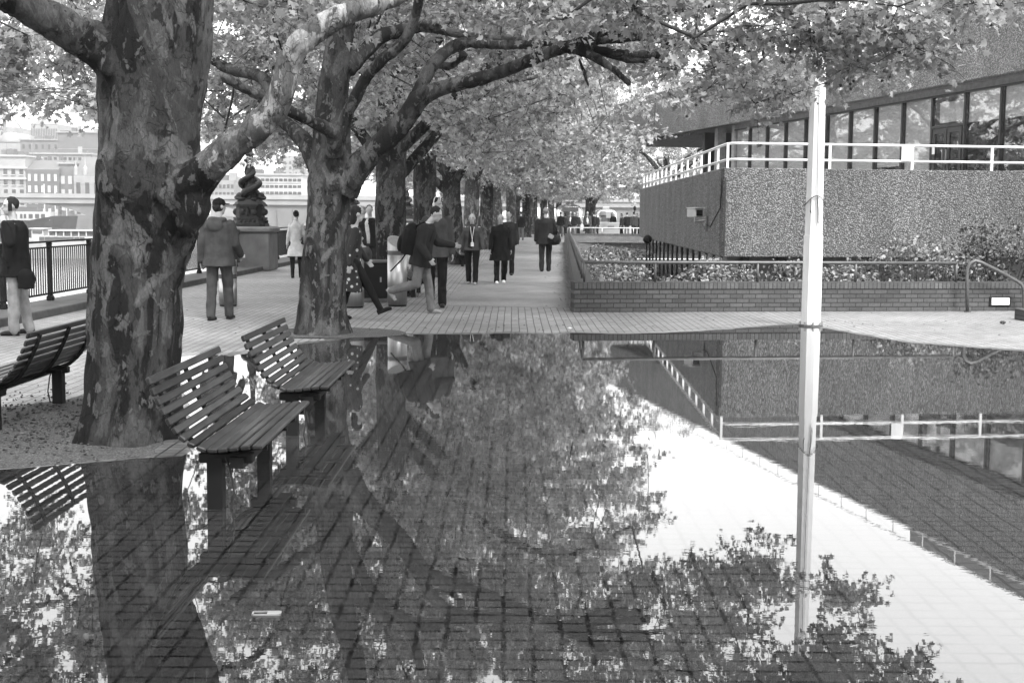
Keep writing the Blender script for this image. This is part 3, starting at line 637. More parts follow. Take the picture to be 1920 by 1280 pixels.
# roof clutter: chimneys, dormers and plant rooms on the far skyline
rc = random.Random(8)
for b_ in [o for o in bpy.data.objects if o.get('category') == 'building' and o.name.split('.')[0] in ('stone_building','office_block','office_building','vaulted_building','domed_building','gothic_building')]:
    wl0 = [c for c in b_.children if c.name.startswith('wall')][0]; dx_, dy_, dz_ = wl0.dimensions
    for k in range(rc.randint(3,6)):
        s_ = rc.uniform(.8,3); hh = rc.uniform(.8,2.6); MB().box((rc.uniform(-.45,.45)*dx_, rc.uniform(-.3,.3)*dy_, dz_+hh/2-.05),(s_,s_,hh)).obj(rc.choice(['chimney','plant_room','dormer']), M[rc.choice(['citybrick','tower','stone','cityroof'])], b_)
    for k in range(rc.randint(1,3)): x_ = rc.uniform(-.5,.5)*dx_; MB().cyl((x_,0,dz_),(x_,0,dz_+rc.uniform(2,5)),.10,n=5).obj('aerial', M['bridgedark'], b_)
    if dz_ > 9:
        for q in (.3,.55,.8): MB().box((0,-dy_/2-.06,dz_*q),(dx_*.998,.14,.22)).obj('string_course', M['tower'], b_)
# embankment trees, crane
cr = empty('tower_crane', (P(14,400,640).x,640,0), 0, 'faint tower crane rising in the haze at the left edge', 'crane'); zc = P(14,186,640).z
mb = MB().box((0,0,zc/2),(1.2,1.2,zc)); mb.obj('mast', M['bridgedark'], cr)
MB().tube([(-6,0,zc-12),(3,0,zc-7),(8,0,zc-14)],.5,4).obj('jib', M['bridgedark'], cr)
# moored ship
def P2(px,py,Y): return P(px,py,Y)
ship = empty('moored_ship', (0,0,0), 0, 'dark hulled moored ship with a long white deckhouse', 'ship'); Y = 250
x0, x1 = P(-120,400,Y).x, P(146,400,Y).x; zt = P(60,413,Y).z
mb = MB(); L = x1-x0
st = [(0,2.6),(.1,3.2),(.7,3.2),(.86,2.2),(.95,1.0),(1,.06)]
mb.loft([[Vector((x0+L*t,Y-w,zt+(.9 if t>.85 else 0))),Vector((x0+L*t,Y+w,zt+(.9 if t>.85 else 0))),Vector((x0+L*(t-.03),Y+w*.7,-4.1)),Vector((x0+L*(t-.03),Y-w*.7,-4.1))] for t,w in st]).obj('hull', M['hull'], ship)
a, b = P(22,400,Y).x, P(101,400,Y).x; z1 = P(60,397,Y).z
MB().box(((a+b)/2,Y,(zt+z1)/2),(b-a,4.4,z1-zt)).obj('deckhouse', M['citywhite'], ship)
MB().box(((a+b)/2-1,Y,z1+.45),((b-a)*.6,3,.9)).obj('canopy', M['cityroof'], ship)
w0 = MB().box((0,0,0),(.45,.1,.8)).obj('window', M['hullgrey'], ship)
for i, px in enumerate((35,38,48,55,64,67,76,79,87,90)):
    o = w0 if i == 0 else dup(w0, ship); o.location = (P(px,400,Y).x, Y-2.25, P(px,405,Y).z)
for px, top in ((84,345),(104,360),(125,386)): MB().cyl((P(px,400,Y).x,Y,zt),(P(px,400,Y).x,Y,P(px,top,Y).z),.12,n=6).obj('mast', M['citywhite'], ship)
MB().tube([(x1-6,Y,P(125,386,Y).z),(x1,Y,zt+1)],.04,4).obj('stay', M['hullgrey'], ship)
# white passenger boat
pbt = empty('passenger_boat', (0,0,0), 0, 'white river passenger boat with a glazed saloon and a small wheelhouse', 'boat'); Y = 150
f = lambda px: P(px,400,Y).x; g = lambda py: P(100,py,Y).z
x0, x1 = f(38), f(235); st = [(0,.1,.5),(.08,1.2,.25),(.25,2.0,0),(.9,2.0,0),(1,1.6,.1)]
MB().loft([[Vector((x0+(x1-x0)*t,Y-w,g(452)+s)),Vector((x0+(x1-x0)*t,Y+w,g(452)+s)),Vector((x0+(x1-x0)*(t+.02),Y+w*.8,-4.1)),Vector((x0+(x1-x0)*(t+.02),Y-w*.8,-4.1))] for t,w,s in st]).obj('hull', M['citywhite'], pbt)
cabin = MB().box(((f(82)+f(230))/2,Y,(g(442)+g(453))/2),(f(230)-f(82),3.4,g(442)-g(453))).obj('cabin', M['citywhite'], pbt)
MB().box(((f(100)+f(232))/2,Y,g(431.5)),(f(232)-f(100),3.8,.14)).obj('upper_roof', M['citywhite'], pbt)
MB().box(((f(102)+f(230))/2,Y,(g(433)+g(440))/2),(f(230)-f(102)-.5,3.2,g(433)-g(441))).obj('saloon_window', M['boatglass'], pbt)
s0 = MB().box((0,0,0),(.13,.13,g(432)-g(443))).obj('roof_strut', M['citywhite'], pbt)
for px in range(100,232,14): o = s0 if px == 100 else dup(s0, pbt); o.location = (f(px),Y-1.7,(g(432)+g(443))/2)
w0 = MB().box((0,0,0),(.55,.08,.42)).obj('window', M['hullgrey'], pbt)
for i, px in enumerate((87,97,106,115,124,133,142,152,162)):
    o = w0 if i == 0 else dup(w0, pbt); o.location = (f(px),Y-1.74,g(447))
MB().box(((f(62)+f(88))/2,Y,(g(430)+g(452))/2),(f(86)-f(64),2,g(431)-g(452))).obj('wheelhouse', M['citywhite'], pbt)
MB().box(((f(62)+f(88))/2,Y-1.02,g(435)),(f(84)-f(66),.06,.35)).obj('wheelhouse_window', M['hullgrey'], pbt); MB().box(((f(60)+f(90))/2,Y,g(428.5)),(f(90)-f(60),2.3,.12)).obj('wheelhouse_roof', M['citywhite'], pbt)
sb = empty('passenger_boat', (0,0,0), 0, 'small white boat moored beyond the railing right of the front trunk', 'boat'); Y = 170; x0, x1 = f(342), f(382)
MB().loft([[Vector((x0+(x1-x0)*t,Y-w,P(360,446,Y).z)),Vector((x0+(x1-x0)*t,Y+w,P(360,446,Y).z)),Vector((x0+(x1-x0)*t,Y+w*.7,-4.1)),Vector((x0+(x1-x0)*t,Y-w*.7,-4.1))] for t,w in ((0,.9),(.6,.9),(1,.1))]).obj('hull', M['citywhite'], sb)
MB().box(((x0+x1)/2-.3,Y,P(360,443,Y).z),((x1-x0)*.5,1.2,.6)).obj('cabin', M['boatglass'], sb)
# far moored barge right of the lamp
bg = empty('moored_barge', (0,0,0), 0, 'low dark barge moored by the far bank right of the lamp plinth', 'barge'); Y = 320; x0, x1 = f(500), f(640)
MB().loft([[Vector((x0+(x1-x0)*t,Y-w,-1.9)),Vector((x0+(x1-x0)*t,Y+w,-1.9)),Vector((x0+(x1-x0)*t,Y+w*.7,-4.1)),Vector((x0+(x1-x0)*t,Y-w*.7,-4.1))] for t,w in ((0,1),(.05,3),(.9,3),(1,.5))]).obj('hull', M['hullgrey'], bg)
MB().box((x0+(x1-x0)*.35,Y,-1.2),((x1-x0)*.4,3,1.4)).obj('deckhouse', M['tower'], bg)
bs = empty('billboard', (0,0,0), 0, 'blank white hoarding on the far bank right of the lamp', 'hoarding'); Y = 348
MB().box(((f(490)+f(505))/2,Y,(P(500,388,Y).z+P(500,408,Y).z)/2),(f(505)-f(490),.3,P(500,388,Y).z-P(500,408,Y).z)).obj('board', M['citywhite'], bs)
# road bridge with shallow arches
brg = empty('road_bridge', (0,0,0), 0, 'pale road bridge with shallow arches crossing behind the avenue of trees', 'bridge')
Y = 215; z1 = P(900,377,Y).z; xs = [-210+30*k for k in range(11)]
mb = MB(); mb.box((-45,Y+6,z1-.45),(340,14,.9)); mb.obj('deck', M['bridge'], brg)
MB().box((-45,Y-1.1,z1+.35),(340,.25,.7)).obj('parapet', M['stone'], brg)
for k in range(-6, 6):
    xa = k*28-10; mb = MB(); n = 12; low = [(xa+28*i/n, z1-.9-5.6*(1-math.sin(math.pi*i/n)**.7)) for i in range(n+1)]
    poly = [(x,z) for x,z in low]+[(xa+28,z1-.9),(xa,z1-.9)]
    mb.loft([[Vector((x,Y-.6,z)) for x,z in poly],[Vector((x,Y-.1,z)) for x,z in poly]]); mb.obj('arch', M['bridgedark'], brg)
    MB().box((xa,Y+5,(z1-6.5-4)/2+1),(2.4,12,9)).obj('pier', M['bridgedark'], brg)
# ---------------------------------------------------------------- trees
HALF = [(0,0),(.20,-.06),(.47,.17),(.27,.33),(.56,.66),(.19,.62),(0,1.0)]
def leaf_template(kind):
    if kind == 'lobed':
        r = [(x, y, abs(x)*.28 - .12*y*y) for x,y in HALF]
        vs = r + [(-x,y,z) for x,y,z in r[1:-1]]
        return np.array(vs, np.float32), [[0,1,2,3,4,5,6],[0,6,11,10,9,8,7]]
    vs = [(0,0,0),(.42,.22,.1),(.34,.66,.06),(0,1,-.12),(-.34,.66,.06),(-.42,.22,.1)]
    return np.array(vs, np.float32), [[0,1,2,3],[0,3,4,5]]
def leaf_mesh(name, pos, size, rs, kind='lobed', tilt=.75, tones=(.65,1.25)):
    pos = np.asarray(pos, np.float32); n = len(pos); T, F = leaf_template(kind); k = len(T)
    az = rs.uniform(0, 2*np.pi, n); th = rs.normal(0, tilt, n); ph = rs.normal(.35, .45, n)   # droop
    # frame: y axis points outwards/down, z = leaf normal
    Yx = np.stack([np.cos(az)*np.cos(ph), np.sin(az)*np.cos(ph), -np.sin(ph)], 1)
    up = np.tile(np.array([0,0,1.0]), (n,1)); Xx = np.cross(Yx, up); Xx /= np.linalg.norm(Xx,axis=1,keepdims=True)+1e-6
    Zx = np.cross(Xx, Yx); c, s = np.cos(th)[:,None], np.sin(th)[:,None]
    X2 = Xx*c + Zx*s; Z2 = -Xx*s + Zx*c
    sz = (rs.uniform(.6,1.15,n)*size)[:,None,None]
    T = T.copy(); wx = rs.uniform(.68,1.12,n)[:,None,None]; cz = rs.normal(1.0,1.0,n)[:,None,None]
    V = (T[None,:,0:1]*wx*X2[:,None,:] + T[None,:,1:2]*Yx[:,None,:] + T[None,:,2:3]*cz*Z2[:,None,:])*sz + pos[:,None,:]
    me = bpy.data.meshes.new(name); me.vertices.add(n*k); me.vertices.foreach_set('co', V.astype(np.float32).ravel())
    fl = [len(f) for f in F]; idx = np.concatenate([np.array(f) for f in F]); nl = len(idx)
    me.loops.add(n*nl); me.loops.foreach_set('vertex_index', (idx[None,:] + (np.arange(n)*k)[:,None]).astype(np.int32).ravel())
    me.polygons.add(n*len(F)); st = np.concatenate([[0],np.cumsum(fl)[:-1]])
    me.polygons.foreach_set('loop_start', (st[None,:] + (np.arange(n)*nl)[:,None]).astype(np.int32).ravel())
    me.polygons.foreach_set('loop_total', np.tile(np.array(fl,np.int32), n))
    me.update(calc_edges=True)
    at = me.attributes.new('tone','FLOAT_COLOR','POINT'); t = rs.uniform(tones[0],tones[1],n); t = np.where(rs.rand(n)<.12, t*.55, t)
    col = np.repeat(np.stack([t,t,t,np.ones(n)],1), k, axis=0); at.data.foreach_set('color', col.astype(np.float32).ravel())
    return me
def smooth_path(pts, rad, step=.25):
    """Catmull-Rom through authored points"""
    pts = [Vector(p) for p in pts]; out = []; ro = []
    for i in range(len(pts)-1):
        p0 = pts[max(0,i-1)]; p1 = pts[i]; p2 = pts[i+1]; p3 = pts[min(len(pts)-1,i+2)]
        k = max(2, int((p2-p1).length/step))
        for j in range(k):
            t = j/k; t2, t3 = t*t, t*t*t
            out.append(.5*((2*p1)+(-p0+p2)*t+(2*p0-5*p1+4*p2-p3)*t2+(-p0+3*p1-3*p2+p3)*t3)); ro.append(rad[i]+(rad[i+1]-rad[i])*t)
    out.append(pts[-1]); ro.append(rad[-1]); return out, ro
class Skel:
    def __init__(s): s.p = []; s.par = []; s.fix = []
    def limb(s, pts, rad, parent=-1):
        a, r = smooth_path(pts, rad, .35); last = parent; ids = []
        for q, w in zip(a, r): s.p.append(tuple(q)); s.par.append(last); s.fix.append(w); last = len(s.p)-1; ids.append(last)
        return ids
    def grow(s, targets, rs, start_ok=None, seg=.45, wig=.16):
        tips = []; root = np.array(s.p[0])
        ts = sorted(targets, key=lambda t: min((t[0]-q[0])**2+(t[1]-q[1])**2+(t[2]-q[2])**2 for q in s.p[::6]))
        for t in ts:
            A = np.array(s.p); d = np.linalg.norm(A-np.array(t),axis=1)
            cost = d + .35*np.maximum(0, A[:,2]-t[2]) 
            if start_ok is not None: cost = cost + np.where(start_ok(A), 0, 50)
            j = int(np.argmin(cost)); a = Vector(s.p[j]); b = Vector(t); L = (b-a).length; k = max(1,int(L/seg)); last = j
            for i in range(1,k+1):
                f = i/k; q = a.lerp(b,f); am = wig*L*math.sin(math.pi*f)*.35
                q = q + Vector((rs.normal(0,.05),rs.normal(0,.05),am*.7+rs.normal(0,.04)))
                s.p.append(tuple(q)); s.par.append(last); s.fix.append(0); last = len(s.p)-1
            tips.append(last)
        return tips
    def mesh_twigs(s, name, mat, parent, tip_r=.005, p=2.4, sides=5, rmax=.09, extra=()):
        n = len(s.p); acc = [0.0]*n; kids = [[] for _ in range(n)]
        for i in range(n):
            if s.par[i] >= 0 and not s.fix[i]: kids[s.par[i]].append(i)
        for i in range(n-1,-1,-1):
            if s.fix[i]: continue
            if not kids[i]: acc[i] = tip_r**p
            if not s.fix[s.par[i]]: acc[s.par[i]] += acc[i]
        r = [min(rmax, a**(1/p)) for a in acc]; mb = MB()
        for i in range(n):
            if s.fix[i]: continue
            par = s.par[i]
            if not s.fix[par] and kids[par][0] == i: continue
            chain = [par, i]
            while kids[chain[-1]]: chain.append(kids[chain[-1]][0])
            rr = [max(.003, r[c]) for c in chain]; rr[0] = rr[1]*1.1; rr[-1] *= .7
            mb.tube([s.p[c] for c in chain], rr, sides)
        for pts, ra in extra: mb.tube(pts, ra, 3, cap=False)
        o = mb.obj(name, mat, parent, smooth=True, fix=False); return o
def crown(root, sk, targets, rs, nleaf, spread, lsize, kind='lobed', leafmat='leaf', twiglets=5, start_ok=None, hfloor=None, tip_r=.005, twigmat='twig', tones=(.65,1.25)):
    tips = sk.grow(targets, rs, start_ok)
    lp = []; ex = []
    for t in tips:
        c = np.array(sk.p[t])
        for k in range(twiglets):
            d = rs.normal(0,1,3)*np.array([1,1,.45]); d /= np.linalg.norm(d)+1e-6; L = spread*rs.uniform(.6,1.3)
            e = c + d*L + np.array([0,0,-.12*L]); mid = (c+e)/2 + np.array([0,0,.08*L])
            ex.append(([tuple(c),tuple(mid),tuple(e)],[.005,.004,.002]))
            m = nleaf//twiglets
            for j in range(m):
                f = rs.uniform(.2,1.05); q = (c*(1-f)**2 + 2*f*(1-f)*mid + f*f*e) + rs.normal(0,.055,3)*(spread/.4)
                if hfloor is None or q[2] > hfloor: lp.append(q)
    b = sk.mesh_twigs('branches', M[twigmat], root, extra=ex, tip_r=tip_r)
    me = leaf_mesh('crown', lp, lsize, rs, kind, tones=tones); me.materials.append(M[leafmat])
    o = bpy.data.objects.new('crown', me); C.objects.link(o); o.parent = root
    return lp
def rel(pts, o): return [Vector(p)-Vector(o) for p in pts]
def ell_targets(rs, n, c, r, ok=None, shell=.0):
    out = []
    while len(out) < n:
        q = rs.uniform(-1,1,3); d = np.linalg.norm(q)
        if d > 1 or d < shell: continue
        q = np.array(c)+q*np.array(r)
        if ok is None or ok(q): out.append(tuple(q))
    return out
def scr(q):   # photo pixel of a world point
    d = Vector(q)-Vector((0,0,H0)); z = d.dot(CF); return 960+FP*d.dot(CR)/z, 640-FP*d.dot(CU)/z
# --- the big front tree
O1 = Vector((-2.66,9.2,0)); rs = np.random.RandomState(11)
tree1 = empty('plane_tree', O1, 0, 'massive front plane tree with mottled bark and a pale limb bending right', 'tree')
w1 = lambda px: px/FP*9.2/2
def L1(l):   # (px, py, depth, width px) -> relative points, radii
    return [P(x,y,Y)-O1 for x,y,Y,w in l], [w/FP*Y/2 for x,y,Y,w in l]
tp, tr_ = L1([(238,870,9.25,206),(240,832,9.25,190),(244,790,9.22,186),(248,740,9.2,178),(251,680,9.2,172),(252,600,9.2,170),(256,520,9.2,164),(262,450,9.2,166),(272,390,9.2,178),(281,340,9.2,190),(283,290,9.2,190),(281,220,9.2,186),(284,140,9.2,196),(290,60,9.2,196),(298,-20,9.2,190),(305,-120,9.2,160),(310,-260,9.25,120),(330,-500,9.4,70)])
tp[0].z = -.12
def trunk_tube(mb, pts, rad, fl=None, n=22, amp=.05):
    a, r = smooth_path(pts, rad, .06); t = MB(); t.tube(a, r, n)
    vs = []
    for i, v in enumerate(t.v):
        v = Vector(v); k = min(i//n, len(a)-1); c = a[k]; d = v-c
        ang = math.atan2(d.y, d.x); f = 1 + amp*1.3*noise.noise(Vector((math.cos(ang)*1.3, math.sin(ang)*1.3, v.z*.5+3))) + amp*noise.noise(Vector((math.cos(ang)*3.2, math.sin(ang)*3.2, v.z*1.6)))
        if fl: f += fl*math.exp(-max(0,v.z)/.22)*(.55+.5*math.sin(ang*5+1.2)+.3*math.sin(ang*3+.4))
        vs.append(c+d*f)
    mb.add(vs, t.f)
mb = MB(); trunk_tube(mb, tp, tr_, .24, amp=.09)
def limb_tube(mb, spec, conv, n=12):
    p, r = conv(spec); trunk_tube(mb, p, r, None, n, .07); return p, r
limbL = [(262,170,9.2,120),(225,120,9.1,86),(170,82,9.0,76),(110,48,8.9,70),(50,15,8.8,66),(-20,-25,8.7,62),(-120,-70,8.6,50),(-260,-110,8.5,36)]
limbR = [(330,372,9.05,106),(372,332,8.95,74),(405,302,8.9,62),(440,272,8.85,57),(482,240,8.8,56),(512,208,8.75,53),(528,165,8.7,48),(540,120,8.7,45),(562,82,8.65,46),(600,50,8.65,48),(650,25,8.7,44),(705,8,8.8,40),(760,-18,9.0,34),(840,-80,9.3,38),(960,-190,9.8,32),(1100,-300,10.6,26),(1250,-400,11.5,20)]
bulge = [(300,520,9.2,90),(322,450,9.15,84),(338,395,9.1,88),(350,350,9.05,84),(345,320,9.0,70)]
for sp in (limbL, limbR, bulge): limb_tube(mb, sp, L1, 16)
# old pruning knobs and burrs
for px,py,r_ in ((366,385,.11),(352,415,.09),(205,315,.10),(204,345,.1),(385,330,.09),(300,225,.05),(205,130,.07)): mb.ell(P(px,py,8.95)-O1, (r_,r_,r_*1.4), n=10, m=8)
def bark_disp(q):
    return .014*noise.noise(Vector((q.x*8,q.y*8,q.z*3))) + .009*noise.noise(Vector((q.x*22,q.y*22,q.z*8))) - .010*max(0,1-abs(noise.noise(Vector((q.x*10+7,q.y*10,q.z*1.8))))*9)
t1o = remeshed(mb, 'trunk', M['bark'], .018, tree1, 4, bark_disp)
def pale_limb(o, org, paths):
    o.data.materials.append(M['barklimb']); me = o.data; n = len(me.polygons); c = np.empty(n*3, np.float32); me.polygons.foreach_get('center', c); c = c.reshape(-1,3)
    idx = np.zeros(n, np.int32)
    for pts, r in paths:
        for a, b, ra, rb in zip(pts[:-1], pts[1:], r[:-1], r[1:]):
            a = np.array(a); b = np.array(b); ab = b-a; t = np.clip(((c-a)@ab)/(ab@ab),0,1); d = np.linalg.norm(c-(a+t[:,None]*ab),axis=1); idx[d < max(ra,rb)*1.22] = 1
    nz = np.array([noise.noise(Vector(q)*9) for q in c[idx==1]]) if idx.any() else None
    me.polygons.foreach_set('material_index', idx)
_p, _r = L1(limbR); pale_limb(t1o, O1, [(smooth_path(_p[2:], _r[2:], .1))])
sk = Skel()
pR, rR = L1(limbR); pL, rL = L1(limbL)
ids = sk.limb(pR[12:], rR[12:]); sk.limb(pL[3:], rL[3:])
sk.limb(tp[14:], tr_[14:])
def okT1(q):
    w = Vector(q)+O1; px, py = scr(w)
    return True
rel1 = lambda lst: [tuple(Vector(q)-O1) for q in lst]
tg = []
# drooping sprays that reach to the upper right, over the terrace (pixel + depth survey)
def spray(n, px0, px1, f_lo, f_hi, Y0, Y1):
    out = []
    for i in range(n):
        px = rs.uniform(px0,px1); Y = rs.uniform(Y0,Y1); t = (px-px0)/(px1-px0); lo = f_lo(t); py = rs.uniform(f_hi(t), lo); out.append(P(px,py,Y))
    return out
vis = []
vis += spray(14, 1250, 1500, lambda t: 195-30*t, lambda t: -30, 12.5, 16)
vis += spray(12, 1480, 1640, lambda t: 110-20*t, lambda t: -40, 12, 15.5) + spray(3, 1540, 1640, lambda t: 150, lambda t: 110, 13, 14.5)
vis += spray(7, 1640, 1770, lambda t: 70+75*t, lambda t: 20+60*t, 13.0, 14.2)
vis += spray(20, 1640, 1960, lambda t: 30-10*t, lambda t: -60, 10.5, 14)
vis += spray(34, 980, 1280, lambda t: 40, lambda t: -60, 11.5, 16)
vis = [q for q in vis if not (1470 < scr(q)[0] < 1585 and scr(q)[1] > 55)]
vis += spray(5, 1495, 1560, lambda t: 92, lambda t: 50, 13, 15) + spray(9, 1570, 1720, lambda t: 125, lambda t: 50, 13.5, 15)
top1 = [Vector(q) for q in ell_targets(rs, 170, (0.2,11.5,7.2), (5.6,4.6,3.3), lambda q: q[2] > 4.6)]
left1 = spray(30, -60, 190, lambda t: 215, lambda t: 20, 12.5, 16) + spray(18, -300, 0, lambda t: 300, lambda t: -60, 9, 14) + spray(16, 380, 700, lambda t: 20, lambda t: -60, 10, 13)
rfl = []
while len(rfl) < 45:
    q = Vector((rs.uniform(-2,4.6), rs.uniform(12.5,16), rs.uniform(3.1,6.5)))
    px, py = scr(q)
    if py < 60 and (q.x < 3.2+.35*(q.z-3) ): rfl.append(q)
while len(rfl) < 72:
    q = Vector((rs.uniform(2.2,4.7), rs.uniform(12.8,16.2), rs.uniform(3.1,5.2)))
    px, py = scr(q)
    if px > 1290 and py < 120 and not (1460 < px < 1590 and py > 40) and q.x < 4.2+.2*(q.z-3): rfl.append(q)
lp = crown(tree1, sk, rel1(vis+top1+left1+rfl), rs, 80, .40, .086, 'lobed', 'leafnear', tip_r=.0045, hfloor=2.3)
# seed balls on their stalks
sbm = None
pick = [q for q in lp if 1230 < scr(Vector(q)+O1)[0] < 1930 and -10 < scr(Vector(q)+O1)[1] < 240]
random.Random(2).shuffle(pick)
for q in pick[:70]:
    if sbm is None:
        m_ = MB(); m_.ell((0,0,0),.017,n=8,m=6); m_.cyl((0,0,.017),(0,0,.10),.0015,n=4); sbm = m_.obj('seed_ball', M['twig'], tree1, smooth=True); o = sbm
    else: o = dup(sbm, tree1)
    o.location = Vector(q)+Vector((0,0,-.12)); o.scale = (1,1,1)
# --- second tree
O2 = Vector((P(605,625,17.3).x,17.3,0)); rs = np.random.RandomState(12)
tree2 = empty('plane_tree', O2, 0, 'second plane tree at the far edge of the puddle with branches fanning right', 'tree')
def L2(l): return [P(x,y,Y)-O2 for x,y,Y,w in l], [w/FP*Y/2 for x,y,Y,w in l]
tp2, tr2 = L2([(602,640,17.3,112),(604,618,17.3,104),(604,580,17.3,94),(606,520,17.3,86),(610,450,17.3,78),(615,390,17.3,76),(618,340,17.3,84),(620,290,17.3,74),(621,220,17.3,64),(626,150,17.3,56),(636,80,17.3,50),(650,20,17.3,44),(665,-60,17.3,38),(680,-200,17.3,30),(690,-420,17.3,18)])
tp2[0].z = -.1
mb = MB(); trunk_tube(mb, tp2, tr2, .12, 18, .08)
B2 = [
 [(640,350,17.2,70),(668,315,17.1,52),(700,282,17.0,44),(735,250,16.9,42),(765,215,16.8,40),(790,182,16.7,36),(830,165,16.6,30),(880,152,16.5,28),(930,138,16.4,26),(990,115,16.3,24),(1045,93,16.2,24),(1085,80,16.1,22),(1130,58,16,20),(1190,38,15.9,17),(1260,22,15.8,15),(1340,8,15.6,12)],
 [(778,190,16.8,32),(795,150,16.9,26),(820,112,17,24),(855,85,17.1,24),(880,80,17.1,20),(930,84,17.0,18),(985,84,16.9,17),(1040,78,16.7,16)],
 [(650,130,17.3,36),(685,95,17.4,30),(720,66,17.5,28),(760,58,17.5,24),(800,50,17.4,22),(850,62,17.3,18),(900,72,17.2,17),(960,76,17.1,16),(1010,80,17.0,14)],
 [(632,265,17.2,32),(645,225,17.1,26),(665,185,17.0,24),(690,140,16.9,22),(720,110,16.8,22),(755,80,16.8,22),(775,40,16.7,20),(790,-20,16.6,18)],
 [(628,290,17.0,36),(622,250,16.8,28),(590,232,16.6,24),(550,212,16.4,22),(510,190,16.2,20),(470,172,16.0,20),(430,150,15.8,18),(412,142,15.7,10)],
 [(600,320,17.4,44),(575,272,17.6,34),(545,240,17.8,28),(520,215,18,26),(495,150,18.2,24),(430,130,18.3,22),(395,110,18.3,18)],
 [(1070,92,16.2,20),(1110,105,16.1,17),(1150,130,16.0,15),(1182,160,15.9,13)],
 [(1050,88,16.2,22),(1100,92,16.2,18),(1160,100,16.2,16),(1240,104,16.2,14)],
 [(1060,90,16.2,18),(1120,98,16.3,15),(1180,112,16.4,14),(1222,115,16.4,12)],
 [(1075,80,16.2,18),(1140,75,16.3,16),(1220,70,16.4,14),(1300,80,16.5,11),(1380,85,16.4,9),(1470,72,16.3,6)],
 [(1120,62,16,16),(1180,60,16.1,14),(1250,80,16.2,12),(1320,92,16.2,10),(1400,80,16.1,8),(1500,60,16.0,5)],
 [(1085,110,16.1,9),(1095,135,16.1,7),(1104,165,16.1,5)],
 [(870,100,17.1,16),(860,115,17.2,14),(840,125,17.3,16),(800,118,17.4,14)],
]
bp2 = []
for k, sp in enumerate(B2):
    p, r = L2(sp); bp2.append((p,r))
    trunk_tube(mb, p, r, None, 10, .08)
for px,py,r_ in ((632,245,.13),(640,300,.12),(585,470,.1)): mb.ell(P(px,py,17.1)-O2, (r_,r_,r_*1.3), n=10, m=8)
remeshed(mb, 'trunk', M['bark2'], .022, tree2, 3, bark_disp)
sk = Skel()
for i, (p,r) in enumerate(bp2):
    sk.limb(p[min(3,len(p)-2):] if i in (0,) else p[1:], r[min(3,len(r)-2):] if i in (0,) else r[1:])
sk.limb(tp2[10:], tr2[10:])
rel2 = lambda lst: [tuple(Vector(q)-O2) for q in lst]
v2 = spray(24, 1180, 1450, lambda t: 150+60*t, lambda t: 0, 16.5, 20) + spray(26, 640, 1180, lambda t: 60, lambda t: -40, 17.5, 21) + spray(12, 690, 1000, lambda t: 150, lambda t: 60, 18.5, 21) + spray(34, 385, 600, lambda t: 200, lambda t: -20, 18.5, 22) + spray(30, -150, 180, lambda t: 150+50*t, lambda t: -20, 18, 23)
v2 += spray(13, 1340, 1500, lambda t: 185, lambda t: 90, 16.5, 18.5) + spray(7, 1560, 1660, lambda t: 150, lambda t: 90, 16.5, 17.6)
v2 += spray(9, 400, 580, lambda t: 262, lambda t: 200, 19, 23)
top2 = [Vector(q) for q in ell_targets(rs, 380, (.4,18.5,8.6), (5.8,5.2,4.6), lambda q: q[2] > 4.7)]
while len(rfl) < 72+175:
    q = Vector((rs.uniform(-4,4.7), rs.uniform(16.5,22), rs.uniform(3.2,9)))
    px, py = scr(q)
    if py < 110 and not (1450 < px < 1600 and py > 30) and q.x < 3.4+.25*(q.z-3): rfl.append(q)
while len(rfl) < 72+175+110:
    q = Vector((rs.uniform(-9,-3.2), rs.uniform(17,23.5), rs.uniform(3.1,7.5)))
    px, py = scr(q)
    if py < 190: rfl.append(q)
crown(tree2, sk, rel2(v2+top2+rfl[72:]), rs, 80, .42, .090, 'lobed', 'leafnear', tip_r=.005, hfloor=2.5)
